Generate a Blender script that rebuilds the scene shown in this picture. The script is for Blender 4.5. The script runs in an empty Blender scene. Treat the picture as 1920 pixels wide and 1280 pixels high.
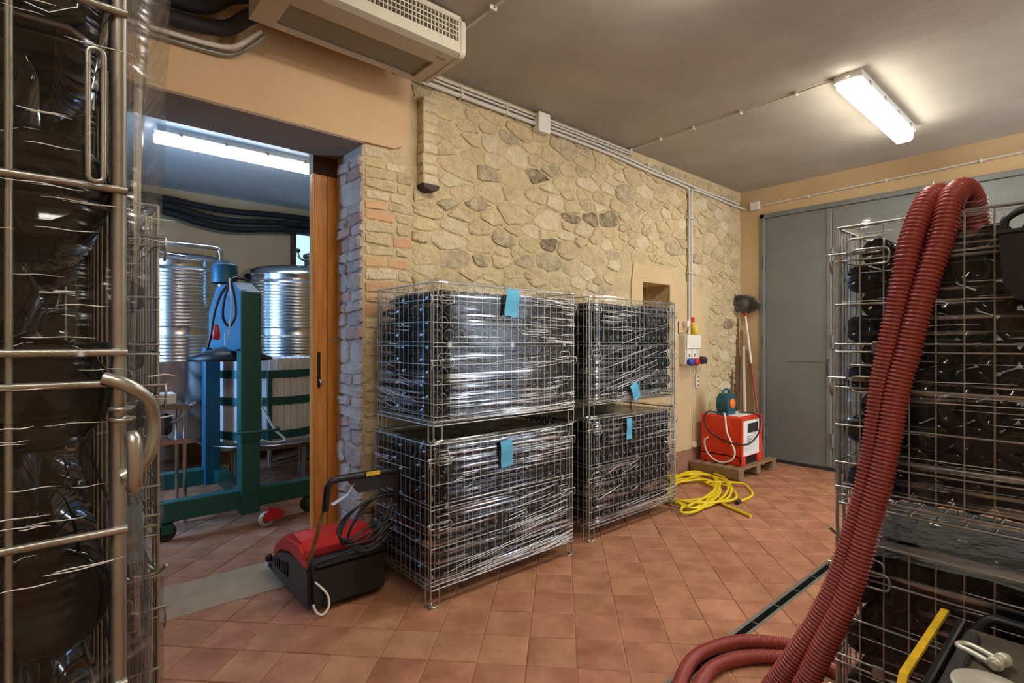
import bpy, math, random
from mathutils import Vector, noise as mnoise
random.seed(7)
SC = bpy.context.scene
COL = SC.collection

# ------------------------------------------------------------------ camera
CAM_H = 1.35
YAW = math.radians(48.86)
FPX = 995.9
cam_d = bpy.data.cameras.new('camera'); cam = bpy.data.objects.new('camera', cam_d); COL.objects.link(cam)
cam_d.sensor_width = 36.0; cam_d.lens = FPX / 1920 * 36.0; cam_d.clip_start = 0.02
cam.location = (0, 0, CAM_H)
cam.rotation_euler = (math.pi / 2, 0, YAW - math.pi / 2)
SC.camera = cam
# ------------------------------------------------------------------ world, exposure
w = bpy.data.worlds.new('world'); SC.world = w; w.use_nodes = True
bg = w.node_tree.nodes['Background']; bg.inputs[0].default_value = (0.62, 0.78, 1.0, 1); bg.inputs[1].default_value = 1.0
SC.view_settings.view_transform = 'Standard'; SC.view_settings.look = 'None'
SC.view_settings.exposure = 0.55; SC.view_settings.gamma = 1.0; SC.view_settings.use_curve_mapping = False
SC.cycles.transparent_max_bounces = 12; SC.cycles.max_bounces = 5; SC.cycles.diffuse_bounces = 4; SC.cycles.glossy_bounces = 2; SC.cycles.transmission_bounces = 2
SC.cycles.use_light_tree = False; SC.cycles.use_adaptive_sampling = True; SC.cycles.adaptive_threshold = 0.06
SC.cycles.caustics_reflective = False; SC.cycles.caustics_refractive = False
SC.cycles.sample_clamp_indirect = 6.0
LAMP = 41.0            # brightness of the strip lamps
LAMP_COL = (1.0, 0.935, 0.83)
LAMP2 = 17.0
LAMP2_COL = (0.86, 0.92, 1.0)
UNSEEN_DAY = 62.0           # daylight through an assumed, unseen opening, placed to light ceiling and film
DAY = 80.0             # daylight through the cellar's side window

# ------------------------------------------------------------------ projection (only to rank pieces by size in view)
_fw = Vector((math.cos(YAW), math.sin(YAW), 0)); _rt = Vector((math.sin(YAW), -math.cos(YAW), 0))
def proj(p):
    d = Vector(p) - Vector((0, 0, CAM_H)); t = d.dot(_fw)
    if t < 0.05: return None
    return 960 + FPX * d.dot(_rt) / t, 640 - FPX * d.z / t, t

# ------------------------------------------------------------------ mesh helpers
def V(*a): return Vector(a)
class MB:
    def __init__(s): s.v = []; s.f = []; s.smooth = []
    def add(s, vs, fs, smooth=False):
        b = len(s.v); s.v += [tuple(x) for x in vs]
        for f in fs: s.f.append([i + b for i in f]); s.smooth.append(smooth)
        return s
    def box(s, x0, x1, y0, y1, z0, z1, bev=0.0):
        if x0 > x1: x0, x1 = x1, x0
        if y0 > y1: y0, y1 = y1, y0
        if z0 > z1: z0, z1 = z1, z0
        b = min(bev, (x1 - x0) * .45, (y1 - y0) * .45, (z1 - z0) * .45)
        if b <= 0:
            vs = [(x, y, z) for x in (x0, x1) for y in (y0, y1) for z in (z0, z1)]
            return s.add(vs, [(0, 1, 3, 2), (4, 6, 7, 5), (0, 4, 5, 1), (2, 3, 7, 6), (0, 2, 6, 4), (1, 5, 7, 3)])
        # chamfered box: 24 verts
        vs = []; idx = {}
        for ix, x in enumerate((x0, x1)):
            for iy, y in enumerate((y0, y1)):
                for iz, z in enumerate((z0, z1)):
                    sx = b if ix == 0 else -b; sy = b if iy == 0 else -b; sz = b if iz == 0 else -b
                    for a in range(3):
                        idx[(ix, iy, iz, a)] = len(vs)
                        vs.append((x + (0 if a == 0 else sx), y + (0 if a == 1 else sy), z + (0 if a == 2 else sz)))
        g = lambda *k: idx[k]
        fs = []
        for i in (0, 1):
            q = [(0, 0), (0, 1), (1, 1), (1, 0)]
            if i == 1: q = q[::-1]
            fs.append([g(i, y, z, 0) for y, z in q])
            fs.append([g(x, i, z, 1) for x, z in q[::-1]])
            fs.append([g(x, y, i, 2) for x, y in q])
        for i in (0, 1):
            for j in (0, 1):
                fs.append([g(i, j, 0, 0), g(i, j, 1, 0), g(i, j, 1, 1), g(i, j, 0, 1)])
                fs.append([g(i, 0, j, 0), g(i, 1, j, 0), g(i, 1, j, 2), g(i, 0, j, 2)])
                fs.append([g(0, i, j, 1), g(1, i, j, 1), g(1, i, j, 2), g(0, i, j, 2)])
                for k in (0, 1): fs.append([g(i, j, k, 0), g(i, j, k, 1), g(i, j, k, 2)])
        return s.add(vs, fs)
    def tube(s, pts, r, n=8, closed=False, caps=True, smooth=True):
        pts = [Vector(p) for p in pts]; m = len(pts)
        rs = r if isinstance(r, (list, tuple)) else [r] * m
        tang = []
        for i in range(m):
            a = pts[(i - 1) % m] if (closed or i > 0) else pts[i]
            b = pts[(i + 1) % m] if (closed or i < m - 1) else pts[i]
            t = b - a
            tang.append(t.normalized() if t.length > 1e-9 else Vector((0, 0, 1)))
        up = Vector((0, 0, 1)) if abs(tang[0].z) < .9 else Vector((1, 0, 0))
        nrm = tang[0].cross(up).normalized()
        vs = []
        for i in range(m):
            if i:
                ax = tang[i - 1].cross(tang[i])
                if ax.length > 1e-7:
                    from mathutils import Matrix
                    nrm = Matrix.Rotation(tang[i - 1].angle(tang[i]), 3, ax.normalized()) @ nrm
                nrm = (nrm - tang[i] * nrm.dot(tang[i])).normalized()
            bn = tang[i].cross(nrm)
            for k in range(n):
                a = 2 * math.pi * (k + .5) / n
                vs.append(pts[i] + (nrm * math.cos(a) + bn * math.sin(a)) * rs[i])
        fs = []
        for i in range(m if closed else m - 1):
            j = (i + 1) % m
            for k in range(n):
                l = (k + 1) % n
                fs.append((i * n + k, j * n + k, j * n + l, i * n + l))
        s.add(vs, fs, smooth)
        if caps and not closed:
            s.add(vs[:n], [tuple(range(n))]); s.add(vs[-n:], [tuple(range(n))[::-1]])
        return s
    def rod(s, a, b, r, n=6): return s.tube([a, b], r, n)
    def lathe(s, prof, c=(0, 0, 0), axis='z', n=20, smooth=True, arc=None):
        # prof: (radius, height)
        vs = []; c = Vector(c)
        for r, h in prof:
            for k in range(n):
                a = 2 * math.pi * k / n
                p = (r * math.cos(a), r * math.sin(a), h)
                if axis == 'y': p = (p[0], p[2], p[1])
                elif axis == 'x': p = (p[2], p[0], p[1])
                vs.append(Vector(p) + c)
        fs = []
        for i in range(len(prof) - 1):
            for k in range(n):
                l = (k + 1) % n
                q = (i * n + k, i * n + l, (i + 1) * n + l, (i + 1) * n + k)
                fs.append(q if axis != 'y' else q[::-1])
        return s.add(vs, fs, smooth)
    def prism(s, poly, axis, a, b):
        # poly: 2-D points in the two other axes, extruded from a to b along axis
        def P(u, v, w):
            return {'x': (w, u, v), 'y': (u, w, v), 'z': (u, v, w)}[axis]
        n = len(poly)
        vs = [P(u, v, a) for u, v in poly] + [P(u, v, b) for u, v in poly]
        fs = [tuple(range(n))[::-1], tuple(range(n, 2 * n))]
        fs += [(i, (i + 1) % n, n + (i + 1) % n, n + i) for i in range(n)]
        return s.add(vs, fs)
    def mesh(s, name, off=(0, 0, 0)):
        me = bpy.data.meshes.new(name)
        ox, oy, oz = off
        me.from_pydata([(x - ox, y - oy, z - oz) for x, y, z in s.v], [], s.f)
        me.polygons.foreach_set('use_smooth', s.smooth)
        me.update()
        return me

def fix_normals(me):
    import bmesh
    bm = bmesh.new(); bm.from_mesh(me); bmesh.ops.recalc_face_normals(bm, faces=bm.faces); bm.to_mesh(me); bm.free()

def wloc(o):
    l = Vector(o.location)
    while o.parent: o = o.parent; l += Vector(o.location)
    return l
def tag(o, label=None, cat=None, group=None, kind=None):
    if label: o['label'] = label
    if cat: o['category'] = cat
    if group: o['group'] = group
    if kind: o['kind'] = kind
    return o
def root(name, loc, label, cat, group=None, rz=0.0):
    o = bpy.data.objects.new(name, None); COL.objects.link(o); o.empty_display_size = .05
    o.location = loc; o.rotation_euler = (0, 0, rz)
    return tag(o, label, cat, group)
def part(name, mb, mat, parent, local=False, label=None, nrm=True):
    off = Vector((0, 0, 0)) if local else wloc(parent)
    me = mb.mesh(name, off)
    if nrm: fix_normals(me)
    me.materials.append(mat)
    o = bpy.data.objects.new(name, me); COL.objects.link(o); o.parent = parent
    if label: o['label'] = label
    return o
def single(name, mb, mat, label=None, cat=None, group=None, kind=None, nrm=True):
    xs = [v[0] for v in mb.v]; ys = [v[1] for v in mb.v]; zs = [v[2] for v in mb.v]
    loc = ((min(xs) + max(xs)) / 2, (min(ys) + max(ys)) / 2, min(zs))
    me = mb.mesh(name, loc)
    if nrm: fix_normals(me)
    me.materials.append(mat)
    o = bpy.data.objects.new(name, me); COL.objects.link(o); o.location = loc
    return tag(o, label, cat, group, kind)
def catmull(pts, sub=8, closed=False):
    pts = [Vector(p) for p in pts]; n = len(pts); out = []
    rng = range(n) if closed else range(n - 1)
    for i in rng:
        p0 = pts[(i - 1) % n] if closed or i > 0 else pts[0]
        p1 = pts[i]; p2 = pts[(i + 1) % n]
        p3 = pts[(i + 2) % n] if closed or i + 2 < n else pts[-1]
        for k in range(sub):
            t = k / sub
            out.append(.5 * ((2 * p1) + (p2 - p0) * t + (2 * p0 - 5 * p1 + 4 * p2 - p3) * t * t + (3 * p1 - p0 - 3 * p2 + p3) * t ** 3))
    if not closed: out.append(pts[-1])
    return out
def resample(pts, step):
    out = [pts[0]]; acc = 0
    for a, b in zip(pts, pts[1:]):
        L = (b - a).length
        if L < 1e-9: continue
        d = step - acc
        while d <= L:
            out.append(a.lerp(b, d / L)); d += step
        acc = (acc + L) % step
    return out

# ------------------------------------------------------------------ materials
def lin(c):
    r = []
    for x in c[:3]:
        x = x / 255.0
        r.append(x / 12.92 if x <= .04045 else ((x + .055) / 1.055) ** 2.4)
    return (*r, 1)
def mat(name, col, rough=.6, metal=0.0, var=None, bump=None, spec=.5, col2=None, stretch=None, rnd=None, coat=0.0):
    """col in sRGB 0-255; var=(scale, amount) noise mottling towards col2; bump=(scale,strength); rnd=('obj'|'island', amount)"""
    m = bpy.data.materials.new(name); m.use_nodes = True
    nt = m.node_tree; N = nt.nodes; L = nt.links
    b = N['Principled BSDF']
    b.inputs['Roughness'].default_value = rough; b.inputs['Metallic'].default_value = metal
    b.inputs['Specular IOR Level'].default_value = spec; b.inputs['Coat Weight'].default_value = coat
    c = lin(col); b.inputs['Base Color'].default_value = c
    tc = N.new('ShaderNodeTexCoord'); vec = tc.outputs['Object']
    if stretch:
        mp = N.new('ShaderNodeMapping'); mp.inputs['Scale'].default_value = stretch
        L.new(vec, mp.inputs[0]); vec = mp.outputs[0]
    if rnd:
        # shift the pattern from piece to piece
        oi = N.new('ShaderNodeObjectInfo') if rnd[0] == 'obj' else N.new('ShaderNodeNewGeometry')
        rout = oi.outputs['Random'] if rnd[0] == 'obj' else oi.outputs['Random Per Island']
        mu = N.new('ShaderNodeMath'); mu.operation = 'MULTIPLY'; mu.inputs[1].default_value = 37.0; L.new(rout, mu.inputs[0])
        ad = N.new('ShaderNodeVectorMath'); ad.operation = 'ADD'; L.new(vec, ad.inputs[0]); L.new(mu.outputs[0], ad.inputs[1]); vec = ad.outputs[0]
    cur = None
    if var:
        nz = N.new('ShaderNodeTexNoise'); nz.inputs['Scale'].default_value = var[0]; nz.inputs['Detail'].default_value = 3; nz.inputs['Roughness'].default_value = .62
        L.new(vec, nz.inputs['Vector'])
        rp = N.new('ShaderNodeValToRGB'); rp.color_ramp.elements[0].position = .32; rp.color_ramp.elements[1].position = .70
        c2 = lin(col2) if col2 else tuple(x * .5 for x in c[:3]) + (1,)
        a = var[1]
        rp.color_ramp.elements[0].color = tuple(c[i] * (1 - a) + c2[i] * a for i in range(3)) + (1,)
        rp.color_ramp.elements[1].color = c
        L.new(nz.outputs[0], rp.inputs[0]); cur = rp.outputs[0]
    if rnd:
        hs = N.new('ShaderNodeHueSaturation')
        if cur is not None: L.new(cur, hs.inputs['Color'])
        else: hs.inputs['Color'].default_value = c
        mr = N.new('ShaderNodeMapRange'); mr.inputs[3].default_value = 1 - rnd[1]; mr.inputs[4].default_value = 1 + rnd[1]
        L.new(rout, mr.inputs[0]); L.new(mr.outputs[0], hs.inputs['Value'])
        mr2 = N.new('ShaderNodeMapRange'); mr2.inputs[3].default_value = .5 - .02 * rnd[1] / .2; mr2.inputs[4].default_value = .5 + .02 * rnd[1] / .2
        m3 = N.new('ShaderNodeMath'); m3.operation = 'FRACT'; m4 = N.new('ShaderNodeMath'); m4.operation = 'MULTIPLY'; m4.inputs[1].default_value = 7.31
        L.new(rout, m4.inputs[0]); L.new(m4.outputs[0], m3.inputs[0]); L.new(m3.outputs[0], mr2.inputs[0]); L.new(mr2.outputs[0], hs.inputs['Hue'])
        cur = hs.outputs[0]
    if cur is not None: L.new(cur, b.inputs['Base Color'])
    if bump:
        nb = N.new('ShaderNodeTexNoise'); nb.inputs['Scale'].default_value = bump[0]; nb.inputs['Detail'].default_value = 3
        L.new(vec, nb.inputs['Vector'])
        bp = N.new('ShaderNodeBump'); bp.inputs['Strength'].default_value = bump[1]; bp.inputs['Distance'].default_value = bump[2] if len(bump) > 2 else .01
        L.new(nb.outputs[0], bp.inputs['Height']); L.new(bp.outputs[0], b.inputs['Normal'])
    return m
def emit(name, col, s):
    m = bpy.data.materials.new(name); m.use_nodes = True; nt = m.node_tree
    nt.nodes.remove(nt.nodes['Principled BSDF'])
    e = nt.nodes.new('ShaderNodeEmission'); e.inputs[0].default_value = (*col, 1); e.inputs[1].default_value = s
    nt.links.new(e.outputs[0], nt.nodes['Material Output'].inputs[0])
    return m
def film_mat(name, tilt=0.0, base=.03, hi=.30, seed=0.0, zs=60.0, lo=.56, xs=1.6):
    """stretch film: clear, glossy, with drawn-out horizontal wrinkles"""
    m = bpy.data.materials.new(name); m.use_nodes = True; nt = m.node_tree; N = nt.nodes; L = nt.links
    N.remove(N['Principled BSDF'])
    tc = N.new('ShaderNodeTexCoord'); mp = N.new('ShaderNodeMapping')
    mp.inputs['Scale'].default_value = (xs, xs, zs); mp.inputs['Rotation'].default_value = (0, tilt, 0); mp.inputs['Location'].default_value = (seed, seed * 2, seed)
    L.new(tc.outputs['Object'], mp.inputs[0])
    nz = N.new('ShaderNodeTexNoise'); nz.inputs['Scale'].default_value = 1.0; nz.inputs['Detail'].default_value = 2; L.new(mp.outputs[0], nz.inputs['Vector'])
    bp = N.new('ShaderNodeBump'); bp.inputs['Strength'].default_value = .55; bp.inputs['Distance'].default_value = .012; L.new(nz.outputs[0], bp.inputs['Height'])
    big = N.new('ShaderNodeTexNoise'); big.inputs['Scale'].default_value = 2.6; L.new(tc.outputs['Object'], big.inputs['Vector'])
    ml = N.new('ShaderNodeMath'); ml.operation = 'MULTIPLY'; L.new(nz.outputs[0], ml.inputs[0])
    mb = N.new('ShaderNodeMapRange'); mb.inputs[1].default_value = .3; mb.inputs[2].default_value = .7; mb.inputs[3].default_value = .75; mb.inputs[4].default_value = 1.25
    L.new(big.outputs[0], mb.inputs[0]); L.new(mb.outputs[0], ml.inputs[1])
    mr = N.new('ShaderNodeMapRange'); mr.inputs[1].default_value = lo; mr.inputs[2].default_value = lo + .14; mr.inputs[3].default_value = base; mr.inputs[4].default_value = hi
    L.new(ml.outputs[0], mr.inputs[0])
    lw = N.new('ShaderNodeLayerWeight'); lw.inputs[0].default_value = .25; L.new(bp.outputs[0], lw.inputs['Normal'])
    sc = N.new('ShaderNodeMath'); sc.operation = 'MULTIPLY'; sc.inputs[1].default_value = .35; L.new(lw.outputs['Fresnel'], sc.inputs[0])
    mx = N.new('ShaderNodeMath'); mx.operation = 'MAXIMUM'; L.new(sc.outputs[0], mx.inputs[0]); L.new(mr.outputs[0], mx.inputs[1])
    tr = N.new('ShaderNodeBsdfTransparent'); tr.inputs[0].default_value = (.97, .97, .97, 1)
    gl = N.new('ShaderNodeBsdfGlossy'); gl.inputs['Roughness'].default_value = .16; gl.inputs[0].default_value = (.95, .96, 1, 1); L.new(bp.outputs[0], gl.inputs['Normal'])
    df = N.new('ShaderNodeBsdfDiffuse'); df.inputs[0].default_value = (.85, .87, .9, 1)
    mg = N.new('ShaderNodeMixShader'); mg.inputs[0].default_value = .16; L.new(gl.outputs[0], mg.inputs[1]); L.new(df.outputs[0], mg.inputs[2])
    ms = N.new('ShaderNodeMixShader'); L.new(mx.outputs[0], ms.inputs[0]); L.new(tr.outputs[0], ms.inputs[1]); L.new(mg.outputs[0], ms.inputs[2])
    L.new(ms.outputs[0], N['Material Output'].inputs[0])
    return m
def clear_mat(name, col, alpha, rough=.2):
    m = bpy.data.materials.new(name); m.use_nodes = True
    b = m.node_tree.nodes['Principled BSDF']; b.inputs['Base Color'].default_value = lin(col); b.inputs['Alpha'].default_value = alpha; b.inputs['Roughness'].default_value = rough
    return m

M = {}
M['mortar'] = mat('lime_mortar', (206, 187, 146), .95, var=(9, .6), col2=(170, 148, 110), bump=(22, .95, .028))
M['stone_buff'] = mat('buff_stone', (206, 188, 148), .92, var=(14, .65), col2=(168, 145, 106), bump=(34, .9, .018), rnd=('obj', .07))
M['stone_cream'] = mat('cream_stone', (214, 200, 166), .92, var=(15, .6), col2=(180, 158, 122), bump=(34, .9, .018), rnd=('obj', .07))
M['stone_grey'] = mat('grey_stone', (196, 180, 146), .92, var=(16, .8), col2=(146, 130, 104), bump=(34, .9, .018), rnd=('obj', .08))
M['stone_dark'] = mat('dark_stone', (180, 160, 126), .92, var=(18, 1.0), col2=(98, 84, 70), bump=(34, .9, .018), rnd=('obj', .08))
M['brick_red'] = mat('old_red_brick', (206, 158, 118), .9, var=(14, .6), col2=(200, 174, 132), bump=(34, .5, .01), rnd=('obj', .08))
M['stone_rest'] = mat('rubble_stone', (204, 186, 146), .92, var=(14, .7), col2=(158, 136, 100), bump=(34, .9, .018), rnd=('island', .09))
M['jamb_stone'] = mat('jamb_stone', (198, 186, 174), .9, var=(11, .6), col2=(150, 136, 128), bump=(30, .7, .012), rnd=('obj', .15))
M['jamb_brick'] = mat('jamb_brick', (186, 150, 134), .9, var=(11, .6), col2=(170, 152, 142), bump=(30, .6, .01), rnd=('obj', .15))
M['plaster'] = mat('ochre_plaster', (206, 173, 132), .9, var=(2.2, .5), col2=(190, 152, 112), bump=(22, .25, .008))
M['plaster_pale'] = mat('pale_ochre_plaster', (204, 180, 138), .9, var=(2.5, .45), col2=(184, 155, 115), bump=(20, .3, .008))
M['plaster_r2'] = mat('cellar_plaster', (206, 180, 142), .9, var=(2.5, .45), col2=(178, 150, 116), bump=(20, .25, .008))
M['plinth'] = mat('painted_plinth', (158, 112, 84), .85, var=(4, .5), col2=(126, 88, 66), bump=(25, .3, .006))
M['ceiling'] = mat('raw_plaster_ceiling', (180, 174, 160), .93, var=(1.6, .5), col2=(148, 140, 126), bump=(9, .35, .012))
M['ceiling2'] = mat('cellar_ceiling', (214, 212, 208), .93, var=(1.6, .4), col2=(190, 188, 184), bump=(9, .25, .01))
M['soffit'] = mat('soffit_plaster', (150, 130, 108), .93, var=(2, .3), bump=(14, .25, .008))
M['grout'] = mat('grout', (196, 154, 116), .9, var=(2.5, .9), col2=(120, 76, 52))
M['tile'] = mat('terracotta_tile', (190, 136, 104), .5, var=(5.5, .85), col2=(142, 90, 64), bump=(16, .16, .006), rnd=('obj', .05), spec=.35)
M['tile_rest'] = mat('terracotta_tile_far', (188, 135, 103), .5, var=(5.5, .85), col2=(142, 90, 64), bump=(16, .16, .006), rnd=('island', .05), spec=.35)
M['threshold'] = mat('threshold_stone', (178, 156, 126), .8, var=(7, .4), bump=(40, .2, .004))
M['steel'] = mat('galvanised_wire', (190, 190, 184), .34, .85, var=(30, .3))
M['steel_dull'] = mat('dull_zinc', (160, 160, 152), .42, .8, var=(20, .4))
M['inox'] = mat('stainless_steel', (205, 206, 208), .2, 1.0, bump=(120, .02))
M['bottle'] = mat('dark_bottle_glass', (9, 9, 10), .07, 0, spec=.32)
M['fold'] = mat('film_fold', (226, 229, 232), .22, 0, spec=.9)
M['film'] = film_mat('stretch_film', 0, .035, .38, .3)
M['film_tilt'] = film_mat('stretch_film_slanted', .05, .035, .38, 5.2)
M['film_near'] = film_mat('stretch_film_near', .012, .045, .55, 2.7, 75.0, .57)
M['film_loose'] = film_mat('loose_film', 0, .07, .62, 1.1, 5.0, .50, 55.0)
M['tag_blue'] = mat('blue_paper', (88, 178, 216), .6, var=(40, .2))
M['tag_pale'] = mat('pale_blue_paper', (150, 186, 214), .5, var=(12, .4), col2=(220, 232, 240))
M['twine'] = mat('white_twine', (225, 222, 212), .8)
M['wood'] = mat('varnished_larch', (238, 166, 84), .32, var=(4, .7), col2=(190, 114, 46), stretch=(9, 9, .8), spec=.5)
M['wood_dark'] = mat('dark_header_wood', (86, 56, 36), .5, var=(4, .6), stretch=(2, 9, 9))
M['pallet'] = mat('weathered_pallet', (150, 122, 90), .85, var=(6, .6), col2=(96, 74, 52), stretch=(1, 4, 8), bump=(30, .3))
M['board'] = mat('grey_board', (128, 106, 82), .85, var=(5, .6), stretch=(9, 9, .8))
M['board2'] = mat('brown_board', (150, 118, 78), .8, var=(5, .6), stretch=(9, 9, .8))
M['door_grey'] = mat('grey_painted_steel', (120, 125, 124), .45, .1, var=(3, .25), bump=(120, .05), spec=.4)
M['door_dark'] = mat('dark_gap', (40, 42, 44), .7)
M['white'] = mat('white_plastic', (226, 222, 210), .45)
M['cream'] = mat('cream_enamel', (196, 188, 168), .42, var=(3, .12))
M['cream_dark'] = mat('grey_filter_mesh', (148, 140, 124), .7, var=(200, .4))
M['conduit'] = mat('grey_conduit', (206, 200, 188), .5)
M['black'] = mat('black_plastic', (20, 20, 21), .42)
M['black_foam'] = mat('black_foam_tube', (26, 24, 25), .75, bump=(60, .2))
M['rubber'] = mat('dark_rubber', (46, 44, 42), .8)
M['dgrey'] = mat('dark_grey_plastic', (70, 64, 60), .5, var=(8, .3))
M['red'] = mat('red_plastic', (206, 40, 40), .38, var=(6, .25))
M['orange_red'] = mat('red_orange_enamel', (222, 60, 26), .36, var=(3, .2))
M['orange'] = mat('orange_plastic', (238, 122, 36), .4)
M['yellow'] = mat('yellow_hose', (226, 200, 28), .4)
M['yellow_paint'] = mat('chipped_yellow_paint', (232, 190, 20), .45, var=(30, .5), col2=(120, 96, 20))
M['hose_red'] = mat('red_suction_hose', (160, 70, 62), .34, var=(5, .25))
M['green'] = mat('green_enamel', (22, 88, 84), .42, var=(3, .3))
M['blue'] = mat('blue_green_enamel', (18, 92, 120), .42, var=(3, .3))
M['teal'] = mat('teal_plastic', (26, 84, 100), .4)
M['slat'] = mat('white_slat', (246, 242, 240), .6, var=(5, .2), stretch=(3, 3, 1))
M['paper'] = mat('white_card', (232, 230, 224), .6)
M['blue_plug'] = mat('blue_socket', (40, 74, 168), .4)
M['red_plug'] = mat('red_socket', (190, 36, 40), .4)
M['bristle'] = mat('grey_bristle', (92, 90, 88), .95, var=(30, .5))
M['worn_steel'] = mat('worn_steel_plate', (112, 104, 88), .55, .5, var=(14, .6), col2=(70, 62, 50), bump=(40, .2))
M['silver'] = mat('pale_zinc', (214, 212, 196), .4, .45)
M['lamp_body'] = mat('lamp_housing', (214, 212, 206), .5)
M['lamp'] = emit('strip_lamp_diffuser', LAMP_COL, LAMP)
M['lamp_side'] = emit('strip_lamp_side', LAMP_COL, LAMP * .28)
M['lamp2_side'] = emit('cellar_lamp_side', LAMP2_COL, LAMP2 * .5)
M['slot'] = mat('drain_shadow', (10, 9, 9), .9, spec=.1)
M['lamp2'] = emit('cellar_lamp_diffuser', LAMP2_COL, LAMP2)
M['pane'] = emit('daylit_pane', (.45, .78, 1.0), 1.0)
M['ink'] = mat('print_ink', (44, 40, 38), .6)
M['iron'] = mat('rusty_iron', (74, 66, 60), .8, var=(20, .4))
M['dark_sheet'] = mat('dark_plastic_sheet', (16, 14, 14), .14, 0, bump=(9, .6, .03), spec=.35)
# ================================================================== the setting
WY, WY2 = 2.956, 3.32          # stone wall, near and far face
WX = 6.17                      # wall with the grey doors
CZ = 3.105
X0, Y0 = -2.6, -2.0
R2X0, R2X1, R2Y1 = -0.6, 3.6, 7.18
DX0, DX1, DZ = -0.3, 1.406, 2.53

def struct(name, mb, m, nrm=True):
    o = single(name, mb, m, kind='structure', nrm=nrm)
    return o
def grid_wall(mb, us, vs, holes, put):
    for a, b in zip(us, us[1:]):
        for c, d in zip(vs, vs[1:]):
            mu, mv = (a + b) / 2, (c + d) / 2
            if any(h[0] < mu < h[1] and h[2] < mv < h[3] for h in holes): continue
            put(a, b, c, d)

# floor slab under the tiles, ceilings
floor = struct('floor', MB().box(X0 - .1, WX + .2, Y0 - .1, R2Y1 + .1, -.15, -.004), M['grout'])
ceil = struct('ceiling', MB().box(X0 - .1, WX + .2, Y0 - .1, WY + .02, CZ, CZ + .15), M['ceiling'])
struct('ceiling_cellar', MB().box(R2X0 - .1, R2X1 + .1, WY + .02, R2Y1 + .1, CZ, CZ + .15), M['ceiling2'])
# stone wall with doorway and niche
mb = MB()
NX0, NX1, NZ0, NZ1 = 4.20, 4.656, 1.36, 1.91
grid_wall(mb, [X0 - .1, DX0, DX1, NX0, NX1, WX + .2], [-.1, NZ0, NZ1, DZ, CZ], [(DX0, DX1, -1, DZ), (NX0, NX1, NZ0, NZ1)],
          lambda a, b, c, d: mb.box(a, b, WY, WY2, c, d))
mb.box(NX0, NX1, WY2 - .05, WY2, NZ0, NZ1)
wall_left = struct('wall_left', mb, M['mortar'], nrm=False)
wall_back = struct('wall_back', MB().box(WX, WX + .2, Y0 - .1, WY, -.1, CZ), M['plaster_pale'])
mb = MB()
GX0, GX1, GZ1 = 4.75, 6.05, 2.7
grid_wall(mb, [X0 - .1, GX0, GX1, WX], [-.1, GZ1, CZ], [(GX0, GX1, -1, GZ1)], lambda a, b, c, d: mb.box(a, b, Y0 - .1, Y0, c, d))
struct('wall_right', mb, M['plaster_pale'], nrm=False)       # unseen opening assumed in this wall, placed for its daylight
gd = bpy.data.lights.new('unseen_daylight', 'AREA'); gd.shape = 'RECTANGLE'; gd.size = GX1 - GX0; gd.size_y = GZ1; gd.energy = UNSEEN_DAY; gd.color = (.78, .88, 1.0)
go = bpy.data.objects.new('unseen_daylight', gd); COL.objects.link(go); go.location = ((GX0 + GX1) / 2, Y0 - .15, GZ1 / 2); go.rotation_euler = (math.pi / 2, 0, 0)
struct('wall_front', MB().box(X0 - .1, X0, Y0, WY, -.1, CZ), M['plaster_pale'])
# cellar behind the doorway
struct('wall_cellar_back', MB().box(R2X0 - .1, R2X1 + .1, R2Y1, R2Y1 + .1, -.1, CZ), M['plaster_r2'])
struct('wall_cellar_right', MB().box(R2X1, R2X1 + .1, WY2, R2Y1, -.1, CZ), M['plaster_r2'])
mb = MB()
CWY0, CWY1, CWZ0, CWZ1 = 4.55, 5.25, .9, 2.5
grid_wall(mb, [WY2, CWY0, CWY1, R2Y1], [-.1, CWZ0, CWZ1, CZ], [(CWY0, CWY1, CWZ0, CWZ1)], lambda a, b, c, d: mb.box(R2X0 - .1, R2X0, a, b, c, d))
struct('wall_cellar_left', mb, M['plaster_r2'], nrm=False)
win = struct('window_1', MB().box(R2X0 - .08, R2X0 - .03, CWY0, CWY0 + .06, CWZ0, CWZ1).box(R2X0 - .08, R2X0 - .03, CWY1 - .06, CWY1, CWZ0, CWZ1)
             .box(R2X0 - .08, R2X0 - .03, CWY0, CWY1, CWZ0, CWZ0 + .06).box(R2X0 - .08, R2X0 - .03, CWY0, CWY1, CWZ1 - .06, CWZ1)
             .box(R2X0 - .08, R2X0 - .03, (CWY0 + CWY1) / 2 - .03, (CWY0 + CWY1) / 2 + .03, CWZ0, CWZ1), M['wood_dark'])
ld = bpy.data.lights.new('window_daylight', 'AREA'); ld.shape = 'RECTANGLE'; ld.size = CWY1 - CWY0; ld.size_y = CWZ1 - CWZ0; ld.energy = DAY; ld.color = (.22, .52, 1.0)
lo = bpy.data.objects.new('window_daylight', ld); COL.objects.link(lo); lo.location = (R2X0 - .2, (CWY0 + CWY1) / 2, (CWZ0 + CWZ1) / 2)
lo.rotation_euler = (math.pi / 2, 0, -math.pi / 2)

# plaster above the doorway, rounded at its lower right corner
poly = [(X0, DZ), (DX1, DZ), (1.60, DZ + .005), (1.655, DZ + .03), (1.69, DZ + .08), (1.705, DZ + .16), (1.72, DZ + .40), (1.725, CZ), (X0, CZ)]
part('plaster_panel', MB().prism(poly, 'y', WY - .022, WY + .01), M['plaster'], wall_left, label='smooth ochre plaster over the doorway')
part('soffit', MB().box(DX0, DX1 + .002, WY - .02, WY2, DZ - .012, DZ + .004), M['soffit'], wall_left)
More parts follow.
